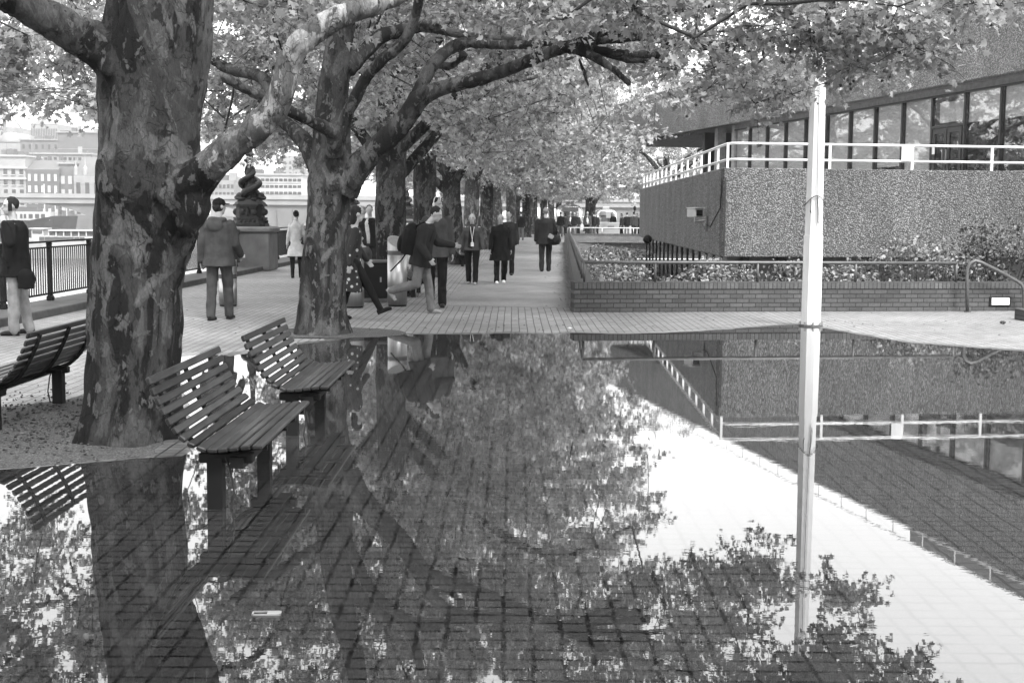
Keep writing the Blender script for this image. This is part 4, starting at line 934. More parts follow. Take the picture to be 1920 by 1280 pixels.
# --- the avenue: three grown models, copied down the row
def avenue_tree(seed, hl, pale, nclus, nleaf, lsize, kind, label, loc, rx=6.0, lean=0.0):
    rs = np.random.RandomState(seed); root = empty('plane_tree', loc, 0, label, 'tree')
    r0 = .30; mb = MB()
    tp = [Vector((0,0,-.1)),Vector((0,0,.15)),Vector((.02,0,.7)),Vector((lean*.3,0,1.8)),Vector((lean*.6,.03,3.0)),Vector((lean*.8,0,4.6)),Vector((lean,.1,6.5)),Vector((lean,.1,9.5))]
    tr = [r0*1.45,r0*1.2,r0*1.02,r0*.97,r0*.98,r0*.72,r0*.45,r0*.15]
    trunk_tube(mb, tp, tr, .12, 16, .09); sk = Skel(); sk.limb(tp[4:], tr[4:])
    for k in range(7):
        a = k*2*math.pi/7+rs.uniform(-.3,.3); z0 = rs.uniform(2.4,4.6); L = rs.uniform(3.2,4.6); e = rs.uniform(.25,.6)
        p = [Vector((lean*.6,0,z0-.3)), Vector((lean*.6+.5*math.cos(a),.5*math.sin(a),z0+.1)), Vector((lean*.6+L*.45*math.cos(a),L*.45*math.sin(a),z0+L*.32)), Vector((L*.8*math.cos(a+.15),L*.8*math.sin(a+.15),z0+L*.5)), Vector((L*1.15*math.cos(a+.1),L*1.15*math.sin(a+.1),z0+L*e+.3))]
        r = [.17,.13,.10,.075,.04]; trunk_tube(mb, p, r, None, 9, .07); sk.limb(p[1:], r[1:])
    remeshed(mb, 'trunk', M['barkpale' if pale else 'barkfar'], .035, root, 2, bark_disp)
    lowz = lambda q: 3.6 - .85*min(1, math.hypot(q[0],q[1])/4.5)
    tg = ell_targets(rs, nclus, (.35,0,7.2), (rx,5.6,5.3), lambda q: q[2] > lowz(q), .35)
    tg += [(q[0],q[1],lowz(q)+rs.uniform(0,1.1)) for q in ell_targets(rs, nclus//3, (.4,0,0), (rx*.92,5.2,1))]
    crown(root, sk, tg, rs, nleaf, .46, lsize, kind, 'leaf', twiglets=4, tip_r=.007, tones=(.6,1.3))
    return root
AV = [ # (px of trunk, depth, model, label)
 (731,25.3,0,'third plane tree of the avenue, its trunk behind the steel bin'),
 (795,33.0,1,'fourth tree of the avenue behind the man with headphones'),
 (851,41.0,2,'dark fifth trunk of the avenue left of the woman with the lanyard'),
 (879,50.0,3,'pale sixth trunk of the avenue right behind the dark fifth one'),
 (911,58.0,1,'dark seventh trunk between the two walking women'),
 (931,66.0,3,'pale eighth trunk behind the woman in the long dark coat'),
 (958,74.0,3,'pale ninth trunk to the right of the long dark coat'),
 (967,86.0,2,'slim dark trunk half hidden behind the pale ninth one'),
 (985,88.0,1,'twin looking trunk standing left of the man in the suit'),
 (999,100.0,2,'far trunk leaning beside the twin looking one'),
 (1017,108.0,0,'far trunk just behind the head of the man in the suit'),
 (1033,120.0,3,'small far trunk right of the head of the man in the suit'),
 (1046,128.0,1,'farthest trunk of the row beside the silver caravan'),
 (1099,118.0,2,'lone tree between the two silver caravans'),
]
MOD = [avenue_tree(21, 0, 0, 460, 68, .112, 'lobed', AV[0][3], (0,0,0)), avenue_tree(22, 0, 0, 430, 68, .12, 'lobed', AV[1][3], (0,0,0)), avenue_tree(23, 0, 0, 420, 60, .14, 'x', AV[2][3], (0,0,0), lean=-.25), avenue_tree(24, 0, 1, 420, 60, .14, 'x', AV[3][3], (0,0,0), lean=.25)]
used = set()
for i, (px, Y, k, lab) in enumerate(AV):
    x = (px-960)/FP*Y; root = MOD[k]
    if k in used: root = dup(root, None)
    used.add(k); root.location = (x, Y, 0); root.rotation_euler = (0,0,[0,.4,-.3,.5,3.6,2.2,4.1,1.1,2.9,5.2,.7,3.3,1.9,2.5][i]); root['label'] = lab; root['group'] = 'plane trees of the avenue'
# unseen row trees added to shade the paving; trees of the plaza behind the building, whose leaves show past the terrace end
for x, Y, k, a, lab in ((-2.9,.2,0,2.2,'unseen shade tree of the same row beside the camera'),(-3.1,-8,1,1.0,'unseen shade tree of the same row behind the camera'),(-3.0,-16,2,3.0,'farther unseen shade tree of the row behind the camera'),(9.5,80,1,.8,'plaza tree whose leaves show under the overhanging storey'),(14.0,92,2,2.0,'plaza tree mostly hidden behind the concrete terrace'),(6.3,104,2,3.4,'plaza tree above the second silver caravan')):
    t = dup(MOD[k], None, (x,Y,0), a, lab, 'trees of the plaza')
# ---------------------------------------------------------------- benches
PROF = [(-.345,.745),(-.315,.66),(-.275,.575),(-.235,.50),(-.185,.43),(-.12,.375),(-.045,.345),(.03,.338),(.10,.345),(.17,.355),(.235,.362),(.275,.36)]
def prof_at(s):
    d = [0]
    for i in range(1,len(PROF)): d.append(d[-1]+math.hypot(PROF[i][0]-PROF[i-1][0],PROF[i][1]-PROF[i-1][1]))
    s *= d[-1]
    for i in range(1,len(PROF)):
        if s <= d[i]+1e-9:
            f = (s-d[i-1])/(d[i]-d[i-1]); a, b = PROF[i-1], PROF[i]; return (a[0]+(b[0]-a[0])*f, a[1]+(b[1]-a[1])*f, math.atan2(b[1]-a[1], b[0]-a[0]))
    return (*PROF[-1], 0)
def make_bench(loc, rz, label, straps=(.12,.5,.88), L=1.66):
    root = empty('park_bench', loc, rz, label, 'bench', 'slatted benches by the front trees')
    n = 14; s0 = None
    for k in range(n):
        x, z, a = prof_at((k+.35)/(n-.3)); w = .045
        o = MB().bevbox((0,0,0),(w,L,.026),.006).obj('slat', M['wood'], root) if s0 is None else dup(s0, root)
        if s0 is None: s0 = o
        o.scale = (1 if k < 8 else 1.2,1,1); o.location = (x + math.sin(a)*-.013, 0, z+math.cos(a)*.013); o.rotation_euler = (0,-a,rnd.uniform(-.003,.003))
    for f in straps:
        y = (f-.5)*L; mb = MB(); mb.tube([(x-.0,y,z-.022) for x,z in PROF], .017, 6); mb.obj('strap', M['iron'], root)
    for y in (-.69,.69):
        MB().box((0,y,.14),(.085,.085,.30)).obj('leg', M['iron'], root)
        MB().bevbox((.06,y,.292),(.30,.07,.055),.006).obj('seat_bracket', M['iron'], root)
    MB().box((.13,0,.275),(.075,L*.93,.06)).obj('beam', M['iron'], root)
    MB().tube([(.06,-.72,.30),(.09,-.73,.22),(.105,-.72,.10),(.09,-.72,.02),(.085,-.72,0)],.006,6).obj('loose_cable', M['cable'], root)
    return root
make_bench((-1.635,7.68,0), 0, 'slatted wooden bench standing in the water nearest the camera, right of the front trunk')
make_bench((-1.62,10.05,0), 0, 'slatted wooden bench in the water behind the nearest one')
b3 = make_bench((-3.87,10.15,0), math.pi, 'bench seen from behind on dry ground left of the front trunk')
for x in (15.0,): pass
b4 = make_bench((P(780,560,25.6).x,25.6,0), 0, 'bench partly hidden behind the walking man with the backpack')
b5 = make_bench((P(716,560,22.9).x-.9,24.4,0), math.pi, 'bench on which the seated figure sits behind the bins')
# far benches
for px, Y, lab in ((868,40,'bench beside the dark fifth trunk'),(962,72,'tiny far bench left of the man in the suit')):
    b = dup(b4, None, ((px-960)/FP*Y, Y, 0), 0, lab)
# ---------------------------------------------------------------- bins
def steel_bin(px, py, Yc, r, h, label, slant=0, band=True, name='litter_bin'):
    b = P(px,py,Yc); root = empty(name, (b.x,Yc,0), 0, label, 'bin'); n = 32
    ring = lambda z, rr, sl=0: [Vector((rr*math.cos(2*math.pi*k/n), rr*math.sin(2*math.pi*k/n), z+sl*(math.sin(2*math.pi*k/n)-.6*math.cos(2*math.pi*k/n)))) for k in range(n)]
    hb = h-.32
    MB().loft([ring(.03,r), ring(hb,r)]).obj('body', M['steel'], root, smooth=False)
    for p in root.children[0].data.polygons: p.use_smooth = len(p.vertices) == 4
    if band:
        MB().loft([ring(hb+.0005,r*.985), ring(hb+.075,r*.985)]).obj('band', M['darkband'], root)
        c = MB().loft([ring(hb+.076,r), ring(h-slant,r,slant)], cap=False)
        c.add(ring(h-slant,r,slant)+ring(h-slant-.012,r*.9,slant*.9), [(i,(i+1)%n,n+(i+1)%n,n+i) for i in range(n)]); c.face(ring(h-slant-.02,r*.9,slant*.9))
        o = c.obj('top', M['steel'], root)
        for p in o.data.polygons: p.use_smooth = len(p.vertices) == 4
    MB().cyl((0,0,0),(0,0,.03),r*.92,n=32).obj('base', M['iron'], root)
    return root
Y = G(740,575).y+.17; steel_bin(745,575,Y,.172,1.22,'tall brushed steel cylinder bin with a slanted top and a dark band',.09)
Y = G(663,578).y+.2; steel_bin(661,578,Y,.20,.83,'shorter steel bin with a dark opening just right of the second trunk',.0,True)
Y = G(428,575).y+.16; steel_bin(428,575,Y,.155,.80,'pale steel cylinder bin behind the legs of the man in the cap',.0,True)
Y = G(706,568).y; c = P(706,568,Y+.3)
bb = empty('box_bin', (c.x,Y+.32,0), 0, 'low black square bin with a grey frame between the two steel bins', 'bin')
MB().bevbox((0,0,.40),(.44,.44,.64),.012).obj('body', M['iron'], bb); MB().bevbox((0,0,.745),(.50,.50,.05),.012).obj('lid', M['galv'], bb)
MB().box((0,0,.045),(.47,.47,.07)).obj('plinth', M['galv'], bb)
for x in (-.235,.235): MB().box((x,-.22,.4),(.03,.03,.64)).obj('frame', M['galv'], bb)
MB().box((.10,-.226,.42),(.03,.012,.09)).obj('handle', M['steel'], bb)
# ---------------------------------------------------------------- cast iron fish lamps
def fish_lamp(cx, y, label, first=None):
    if first: return dup(first, None, (cx,y,0), 0, label)
    root = empty('fish_lamp', (cx,y,0), 0, label, 'lamp', 'cast iron lamps along the river wall')
    MB().bevbox((0,0,.52),(1.28,1.28,1.04),.03).obj('plinth', M['granite'], root)
    MB().bevbox((0,0,1.13),(1.40,1.40,.175),.05).obj('plinth_cap', M['granite'], root)
    mb = MB()
    def sq(z0,z1,w0,w1): 
        k = .12; rr = lambda w,z: [Vector(p) for p in ((-w+k,-w,z),(w-k,-w,z),(w,-w+k,z),(w,w-k,z),(w-k,w,z),(-w+k,w,z),(-w,w-k,z),(-w,-w+k,z))]
        mb.loft([rr(w0,z0),rr(w1,z1)])
    sq(1.22,1.30,.46,.46); sq(1.30,1.42,.44,.40); sq(1.42,1.47,.42,.42); sq(1.47,1.78,.36,.35); sq(1.78,1.83,.42,.42); sq(1.83,1.90,.40,.36); sq(1.90,1.97,.34,.28)
    for a in range(4):
        rt = Matrix.Rotation(a*math.pi/2,3,'Z')
        for k in (-.18,-.06,.06,.18): mb.ell(rt@Vector((k,-.42,1.36)),(.045,.03,.05),n=8,m=6)
        for k in (-.17,.17): mb.ell(rt@Vector((k,-.36,1.62)),(.10,.04,.10),n=10,m=6)
        mb.ell(rt@Vector((0,-.36,1.62)),(.06,.06,.12),n=10,m=6)
    mb.obj('pedestal', M['castiron'], root, fix=False)
    mb = MB(); mb.tube([(0,0,1.9),(0,0,2.2),(0,0,2.5),(0,0,2.8),(0,0,3.0)],[.17,.16,.13,.11,.10],14)
    for q in range(2):
        pts = []; rad = []
        for i in range(30):
            t = i/29; a = q*math.pi + .4 + t*2*math.pi*1.15; rr = .10+.15*math.sin(math.pi*min(1,t*1.1+.12))**.8
            pts.append((rr*math.cos(a), rr*math.sin(a), 2.08+.85*t)); rad.append(.125*(1-t*.72) if t > .08 else .09+t*.4)
        mb.tube(pts, rad, 12)
        a = q*math.pi+.3; hx, hy = .27*math.cos(a), .27*math.sin(a)
        mb.ell((hx,hy,2.06),(.13,.13,.11)); mb.ell((hx*1.35,hy*1.35,2.02),(.08,.08,.06))
        for s_ in (-1,1): mb.ell((hx*1.2-s_*.12*math.sin(a),hy*1.2+s_*.12*math.cos(a),2.0),(.12,.12,.025))
    for k in range(6): a = k*math.pi/3; mb.ell((.30*math.cos(a),.30*math.sin(a),1.98),(.13,.09,.035),Matrix.Rotation(a,3,'Z'))
    mb.lathe([(.10,2.98),(.17,3.02),(.17,3.07),(.11,3.10),(.09,3.16),(.13,3.2),(.13,3.24)])
    remeshed(mb, 'fish_column', M['castiron'], .014, root, 2)
    mb = MB(); mb.lathe([(.09,3.2),(.07,3.5),(.055,4.4),(.05,5.0),(.09,5.05),(.09,5.12),(.045,5.2),(.05,5.35),(.12,5.42),(.16,5.5)]); mb.obj('pole', M['castiron'], root, smooth=True)
    MB().ell((0,0,5.72),(.25,.25,.27),n=20,m=14).obj('globe', M['lampglass'], root, smooth=True)
    MB().lathe([(.12,5.95),(.14,5.99),(.05,6.05),(.06,6.1),(.01,6.2)]).obj('finial', M['castiron'], root)
    return root
c = G(464,508); fl = fish_lamp(c.x-.03, c.y+.66, 'cast iron lamp of twisted fishes on a granite plinth beyond the capped man')
for px, Y, lab in ((655,54.7,'fish lamp mostly hidden behind the second trunk'),(762,79.8,'distant fish lamp between the third and fourth trunks'),(829,104,'distant fish lamp left of the dark fifth trunk'),(-400,15.5,'fish lamp outside the left edge of the picture')):
    if px < 0: continue
    fish_lamp((px-960)/FP*Y, Y, lab, fl)
# ---------------------------------------------------------------- silver caravans and stall at the far end
def caravan(px0, px1, Y, top, label, hatch):
    a, b = (px0-960)/FP*Y, (px1-960)/FP*Y; w = b-a; root = empty('silver_caravan', ((a+b)/2,Y,0), 0, label, 'caravan'); h = 1.65+(400-top)/FP*Y
    n = 18; sec = lambda y, k: [Vector((w/2*k*math.copysign(abs(math.cos(t))**.65,math.cos(t)), y, .45+(h-.45)*(.5+.5*math.copysign(abs(math.sin(t))**.65,math.sin(t))*k))) for t in (2*math.pi*i/n for i in range(n))]
    MB().loft([sec(0,.72),sec(.12,.9),sec(.4,1),sec(4.6,1),sec(4.9,.9),sec(5,.72)]).obj('body', M['aluminium'], root, smooth=True)
    MB().bevbox((0,-.03,h*.62),(w*.5,.06,.5),.02).obj('window', M['boatglass'], root)
    MB().bevbox((0,-.10,h*.82),(w*.62,.05,.34),.02).obj('sign_panel', M['bridge'], root)
    MB().bevbox((0,1.5,h+.1),(.6,.8,.25),.04).obj('roof_vent', M['citywhite'], root)
    for x in (-w*.36,w*.36):
        MB().cyl((x-.1,1.9,.33),(x+.1,1.9,.33),.33,n=18).obj('wheel', M['darkband'], root)
    if hatch: MB().box((w*.22,-.14,h*.66),(w*.3,.05,.6)).obj('open_hatch', M['interior'], root)
    return root
caravan(1043,1091,103,383,'large rounded silver caravan at the end of the promenade',False)
caravan(1115,1155,112,392,'smaller silver caravan with a dark serving hatch',True)
st = empty('market_stall', ((1140-960)/FP*99,99,0), 0, 'white draped stall table in front of the smaller caravan', 'stall')
MB().bevbox((0,0,.5),(1.7,.8,.95),.03).obj('cloth', M['citywhite'], st); MB().bevbox((.1,-.42,.62),(.5,.03,.2),.02).obj('stall_sign', M['bridgedark'], st)
sg = empty('notice_board', ((1138-960)/FP*98,98,0), 0, 'pale notice board propped on the stall table', 'sign'); MB().bevbox((0,0,1.55),(.35,.04,.5),.01).obj('board', M['citywhite'], sg); MB().cyl((0,0,.95),(0,0,1.3),.02).obj('stem', M['iron'], sg)
sl_ = empty('street_light', ((1187-960)/FP*92,92,0), 0, 'short dark street light beside the corner of the terrace', 'lamp')
MB().cyl((0,0,0),(0,0,1.9),.035).obj('pole', M['iron'], sl_); MB().lathe([(.05,1.88),(.10,1.98),(.10,2.1),(.02,2.2)]).obj('lantern', M['iron'], sl_)
# ---------------------------------------------------------------- shrubs of the sunken garden
def shrub(c, r, n, label, mat='shrub', seed=1, size=.075, name='shrub', cat='shrub'):
    rs = np.random.RandomState(seed); root = empty(name, (c[0],c[1],-.95), 0, label, cat, 'shrubs of the sunken garden')
    nc = max(14, int(n/34)); lp = []; mb = MB()
    for i in range(nc):
        q = rs.normal(0,1,3); q /= np.linalg.norm(q); q *= rs.uniform(.55,1)**.5; q = q*np.array(r); 
        cc = np.array([q[0],q[1],c[2]+.95+q[2]]); 
        if cc[2] < .25: cc[2] = .25+rs.uniform(0,.2)
        mb.tube([(rs.normal(0,.08),rs.normal(0,.08),0),tuple(cc*np.array([.5,.5,.55])),tuple(cc)],[.014,.009,.004],4)
        lp.append(cc + rs.normal(0,1,(34,3))*np.array([.16,.16,.11])*min(1,r[0]))
    mb.obj('stems', M['twig'], root, fix=False)
    A_ = np.concatenate(lp); A_ = A_[(A_[:,0]+c[0] > gwall_x(c[1])+.45+.0378*A_[:,1]) & (A_[:,1]+c[1] > 21.95+FS*(A_[:,0]+c[0]-1))]; lp = [A_]
    me = leaf_mesh('foliage', np.concatenate(lp), size*.95, rs, 'x', .8, (.35,1.4)); me.materials.append(M[mat]); o = bpy.data.objects.new('foliage', me); C.objects.link(o); o.parent = root
    return root
SH = [ (1118,505,24.5,(.75,1.0,.75),900,'bright leafy shrub in the near left corner of the sunken garden','shrub'),
 (1160,500,29,(1.3,1.6,1.0),1300,'pale shrub behind the near corner shrub','shrub'),
 (1150,478,38,(1.5,2.5,1.2),1300,'tall pale shrub at mid depth along the promenade wall','shrub'),
 (1170,470,50,(2.0,3.2,1.3),1300,'broad shrub farther back along the promenade wall','shrub'),
 (1130,464,62,(1.4,3.2,1.0),900,'farthest shrub before the far brick wall','shrub'),
 (1262,526,24.2,(.5,.5,.38),900,'mid grey shrub under the corner of the terrace rail','shrub'),
 (1225,514,33,(.8,1.2,.7),1000,'shrub in front of the ground floor glazing','shrub'),
 (1325,518,26.2,(.5,.4,.6),1000,'shrub below the security camera','shrub'),
 (1372,520,25.0,(.55,.5,.5),700,'small shrub left of the grey lower wall','shrub'),
 (1492,520,24.4,(.55,.5,.55),700,'pale low shrub behind the foot of the white post','shrub'),
 (1580,522,24.6,(.6,.5,.45),1000,'pale shrub just right of the white post','shrub'),
 (1650,516,24.8,(.5,.5,.75),1100,'bright shrub in the middle of the right hand bed','shrub'),
 (1725,505,24.8,(.8,.6,.8),1300,'tall bright shrub left of the bent handrail','shrub'),
 (1785,515,24.2,(.5,.5,.75),900,'bright shrub right behind the top of the bent handrail','shrub'),
 (1880,490,24.6,(.95,.7,1.0),1700,'large dark shrub in the corner at far right','shrubdark'),
 (1838,520,23.8,(.5,.4,.5),700,'low dark shrub beneath the bent handrail','shrubdark')]
for i, (px,py,Y,r,n,lab,mt) in enumerate(SH):
    q = P(px,py,Y); k_ = 1 if Y < 26.5 else .8; shrub((q.x,q.y,max(-.75,q.z-(r[2]*.55 if Y > 26.5 or px < 1300 else r[2]*.1))), (r[0]*k_,r[1]*k_,r[2]*(.62 if px < 1700 else .95)), n, lab, mt, 50+i, .085 if Y < 30 else .12)
def sprig(px, py, Y, n, Lf, label, lf=.16):
    q = P(px,py,Y); root = empty('young_plant', (q.x,Y,-.95), 0, label, 'plant'); h = q.z+.95; rs = np.random.RandomState(int(px))
    MB().tube([(0,0,0),(.02,0,h*.5),(0,0,h)],[.012,.01,.006],5).obj('stem', M['twig'], root)
    mb = MB()
    for k in range(n):
        a = rs.uniform(0,6.28); z = h - (k/n)*Lf; e = rs.uniform(.1,.55); d = Vector((math.cos(a)*math.cos(e),math.sin(a)*math.cos(e),math.sin(e))); s_ = d.cross(Vector((0,0,1))).normalized()
        L = lf*rs.uniform(.7,1.2)*2; b = Vector((0,0,z)); mb.face([b, b+d*L*.35+s_*L*.10, b+d*L*.75+s_*L*.08-Vector((0,0,.02)), b+d*L-Vector((0,0,.06)), b+d*L*.75-s_*L*.08-Vector((0,0,.02)), b+d*L*.35-s_*L*.10])
    me = mb.data('foliage'); at = me.attributes.new('tone','FLOAT_COLOR','POINT'); at.data.foreach_set('color', [1.0]*(4*len(me.vertices))); me.materials.append(M['shrubdark']); o = bpy.data.objects.new('foliage', me); C.objects.link(o); o.parent = root
sprig(1845,462,24.3,14,.25,'dark plant with a spread of long pointed leaves above the right hand bed')
sprig(1703,462,24.3,16,.5,'thin upright sprig standing above the bright shrubs',.09)
sprig(1640,490,24.2,12,.3,'short leafy sprig right of the white post',.08)
# ---------------------------------------------------------------- bits in the puddle
c = G(500,1154); lt = empty('plastic_card', (c.x,c.y,.0075), R(4), 'small pale oblong plastic frame lying in the puddle', 'litter')
mb = MB()
for (x,y,sx_2,sy_2) in ((0,.022,.118,.006),(0,-.022,.118,.006),(-.056,0,.006,.05),(.056,0,.006,.05),(.028,0,.05,.04)): mb.box((x,y,.004),(sx_2,sy_2,.006))
mb.obj('card', M['soffit'], lt, fix=False)
for px, py, s, lab in ((85,1260,.018,'small dark lump in the shallow water at bottom left'),(1068,617,.03,'pale round pebble at the far edge of the puddle'),(1880,607,.05,'dark leaf scrap on the bright paving at far right')):
    c = G(px,py); r_ = empty('stone', (c.x,c.y,0), 0, lab, 'stone'); MB().ell((0,0,s*.5),(s,s*.7,s*.5),n=10,m=6).obj('stone_body', M['whitepaint'] if 'pale' in lab else M['soil'], r_, smooth=True)
# ---------------------------------------------------------------- people
def rx(v, a): c, s = math.cos(a), math.sin(a); return Vector((v.x, v.y*c - v.z*s, v.y*s + v.z*c))
def person(loc, heading, height, label, legs=((0,0),(0,0)), arms=((0,.12,.15,0),(0,.12,.15,0)), lean=0.0, bow=0.0, turn=0.0, top=None, trousers='charcoal', shoes='shoe', hair='short', hairmat='hair', skin='skin', female=False, fine=True, sit=False, build=1.0, dress=None, boots=False, group=None, extra=None, headtilt=0.0):
    """faces local +Y. legs/arms: (left, right) = (swing fwd, knee bend) / (swing, abduct, elbow, inward)"""
    root = empty('person', loc, heading, label, 'person', group); k = height/1.78; vx = .009 if fine else .016
    body = MB(); J = {}; hipw = .095*k*(1.05 if female else 1)
    hip = Vector((0,0,.93*k)); T = lambda v: rx(Vector(v)*k, -lean)+hip     # torso-space -> local
    leg = []
    for i, sd_ in enumerate((-1,1)):
        sw, kb = legs[i]; h = hip+Vector((sd_*hipw,0,-.02*k)); kn = h+Vector((0,math.sin(sw),-math.cos(sw)))*.43*k
        an = kn+Vector((0,math.sin(sw-kb),-math.cos(sw-kb)))*.42*k; leg.append([h,kn,an,sw,kb])
    lo = min(l[2].z-(.07*k) for l in leg); dz = -lo if not sit else 0
    if sit: hip.z = sit; 
    if sit:
        for l in leg: 
            d = sit-.93*k
            for j in range(3): l[j].z += d
    else:
        hip.z += dz
        for l in leg:
            for j in range(3): l[j].z += dz
    b = build
    # torso
    def ring(z, rx_, ry, yo=0.0): return [T((rx_*math.cos(a)*b, ry*math.sin(a)*b+yo, z)) for a in (2*math.pi*i/16 for i in range(16))]
    sh = .182 if not female else .160
    body.loft([ring(-.05,.14,.10),ring(.05,.155,.11),ring(.17,.135 if not female else .118,.095),ring(.32,.155,.11),ring(.44,.17,.11),ring(.51,.13,.08),ring(.55,.06,.055)])
    nk = T((0,.01,.52)); hd = nk + rx(Vector((0,.035,.205))*k, -(lean+bow)) ; hrot = Matrix.Rotation(turn,3,'Z') @ Matrix.Rotation(-(bow+lean*.5),3,'X') @ Matrix.Rotation(headtilt,3,'Y')
    body.cap(nk, .058*k, nk.lerp(hd,.55), .052*k)
    hp = lambda x,y,z: hd + hrot @ (Vector((x,y,z))*k)
    body.ell(hd+hrot@Vector((0,-.005,.022))*k, (.074*k,.092*k,.098*k), hrot, 16, 12)
    body.ell(hp(0,.025,-.045), (.056*k,.062*k,.075*k), hrot, 14, 10); body.ell(hp(0,.055,-.085),(.03*k,.03*k,.025*k),hrot)
    body.cap(hp(0,.086,.012), .010*k, hp(0,.104,-.022), .014*k)
    for s_ in (-1,1): body.ell(hp(s_*.077,-.005,.0),(.012*k,.022*k,.032*k),hrot); body.ell(hp(s_*.035,.075,.028),(.02*k,.014*k,.010*k),hrot)
    body.ell(hp(0,.088,-.052),(.024*k,.012*k,.009*k),hrot)
    # legs
    for l in leg:
        body.cap(l[0],.078*k*b,l[1],.052*k); body.cap(l[1],.052*k,l[2],.036*k)
    # arms
    arm = []
    for i, sd_ in enumerate((-1,1)):
        sw, ab, el, inw = arms[i]; S = T((sd_*sh*b,0,.475)); 
        d1 = Vector((sd_*math.sin(ab), math.sin(sw)*math.cos(ab), -math.cos(sw)*math.cos(ab))); E = S+d1*.285*k
        d2 = Vector((sd_*math.sin(ab)*(1-inw)-sd_*inw, math.sin(sw+el), -math.cos(sw+el))).normalized(); Wp = E+d2*.255*k
        body.cap(S,.052*k*b,E,.040*k); body.cap(E,.040*k,Wp,.027*k)
        # hand: palm, four curled fingers of unequal length, thumb off the side
        side = Vector((-sd_,0,0)); side = (side-d2*side.dot(d2)).normalized(); fwd = d2.cross(side)*sd_; fwd = -fwd if fwd.y < 0 else fwd
        pc = Wp+d2*.045*k; rt = Matrix((fwd, side, d2)).transposed(); body.ell(pc,(.040*k,.017*k,.052*k),rt,10,8)
        for j in range(4):
            o = Wp+d2*.085*k+fwd*(.030-.019*j)*k; Lf = (.036,.041,.038,.030)[j]*k
            q1 = o+(d2*.92+side*.35).normalized()*Lf; q2 = q1+(d2*.45+side*.88).normalized()*Lf*.85
            body.cap(o-d2*.02*k,.0095*k,q1,.0088*k,6); body.cap(q1,.0088*k,q2,.0075*k,6)
        t0 = Wp+d2*.03*k+fwd*.032*k; t1 = t0+(d2*.6+fwd*.7+side*.2).normalized()*.032*k; body.cap(t0,.012*k,t1,.010*k,6); body.cap(t1,.010*k,t1+(d2*.9+side*.4).normalized()*.026*k,.0085*k,6)
        arm.append([S,E,Wp,d2,pc])
    remeshed(body, 'body', M[skin], vx, root, 2)
    # eyes
    if fine:
        for s_ in (-1,1): MB().ell(hp(s_*.032,.083,.018),(.012*k,.006*k,.006*k),hrot,8,6).obj('eye', M['hair'], root, smooth=True)
    # trousers / tights
    if trousers:
        g = MB(); w = 1.0 if trousers != 'tights' else .8; tm = 'black' if trousers == 'tights' else trousers
        loose = .022*k*w
        for l in leg:
            g.cap(l[0],(.078*b+.018)*k,l[1],.052*k+loose*1.15); g.cap(l[1],.052*k+loose*1.15,l[2]+Vector((0,0,.0)),.036*k+loose*(1.5 if w == 1 else .4))
        def r2(z, a, c): return [T((a*math.cos(t)*b, c*math.sin(t)*b, z)) for t in (2*math.pi*i/16 for i in range(16))]
        g.loft([r2(-.08,.15,.11),r2(0,.175,.125),r2(.08,.17,.12),r2(.12,.155,.115)])
        def fold(q): return .011*noise.noise(Vector((q.x*14,q.y*14,q.z*9)))*k
        remeshed(g, 'trousers', M[tm], vx*1.15, root, 2, fold)
    for i, l in enumerate(leg):
        a = l[3]-l[4]; f = Vector((0,math.cos(a*.7),math.sin(a*.7))); u = Vector((0,-f.z,f.y)); g = MB(); an = l[2]
        if abs(a) < .35 or sit: f = Vector((0,1,0)); u = Vector((0,0,1))
        rt = Matrix((Vector((1,0,0)),f,u)).transposed(); c = an-u*.035*k
        g.ell(c+f*.055*k,(.045*k,.115*k,.034*k),rt); g.ell(c-f*.025*k+u*.01*k,(.040*k,.05*k,.042*k),rt); g.ell(c+f*.12*k-u*.006*k,(.045*k,.06*k,.026*k),rt)
        g.box(c+f*.05*k-u*.028*k,(.075*k,.235*k,.012*k),rt)
        if boots: g.cap(an, .048*k, an.lerp(l[1],.85), .062*k)
        remeshed(g, 'boot' if boots else 'shoe', M[shoes], vx, root, 2)
    # upper garment
    if top:
        mat, hem, flare, bulk = top['mat'], top.get('hem',-.1), top.get('flare',1.0), top.get('bulk',.03)
        g = MB(); n = 20
        def r3(z, a, c, yo=0.0, rag=0): return [T(((a+bulk)*math.cos(t)*b*(1+rag*math.sin(5*t)), (c+bulk)*math.sin(t)*b+yo, z)) for t in (2*math.pi*i/n for i in range(n))]
        sec = []; hz = hem
        if hem < -.05: sec.append(r3(hem, .165*flare, .13*flare, 0, .03)); sec.append(r3(hem*.5, .165*(1+(flare-1)*.5), .125*(1+(flare-1)*.45), 0, .015))
        sec += [r3(max(hem,.0), .16,.115), r3(.17,.148 if not female else .125,.105), r3(.32,.15,.112), r3(.42,.16,.11), r3(.475,.135,.092), r3(.515,.085,.07), r3(.545,.04,.045)]
        g.loft(sec)
        for S,E,Wp,d2,pc in arm:
            sl_r = top.get('sleeve',1.0)
            g.cap(S+Vector((0,0,-.01)),(.05*b+bulk*.45)*k,E,.045*k+bulk*.55*k); g.cap(E,.045*k+bulk*.55*k,(E.lerp(Wp,.97 if sl_r == 1 else sl_r)),.034*k+bulk*.45*k)
        if top.get('collar'): g.tube([T((.065*math.cos(t),.01+.06*math.sin(t),.555+.012*math.sin(t))) for t in np.linspace(0,2*math.pi,13)], .022*k, 8)
        if top.get('hood'):
            g.tube([T((.11*math.cos(t),-.03+.10*math.sin(t),.545+.02*math.sin(t))) for t in np.linspace(math.pi*.95,2*math.pi*1.02,9)], [.03*k,.04*k,.05*k,.058*k,.062*k,.058*k,.05*k,.04*k,.03*k], 8); g.ell(T((0,-.15,.46)),(.13*k,.05*k,.10*k))
        if dress: pass
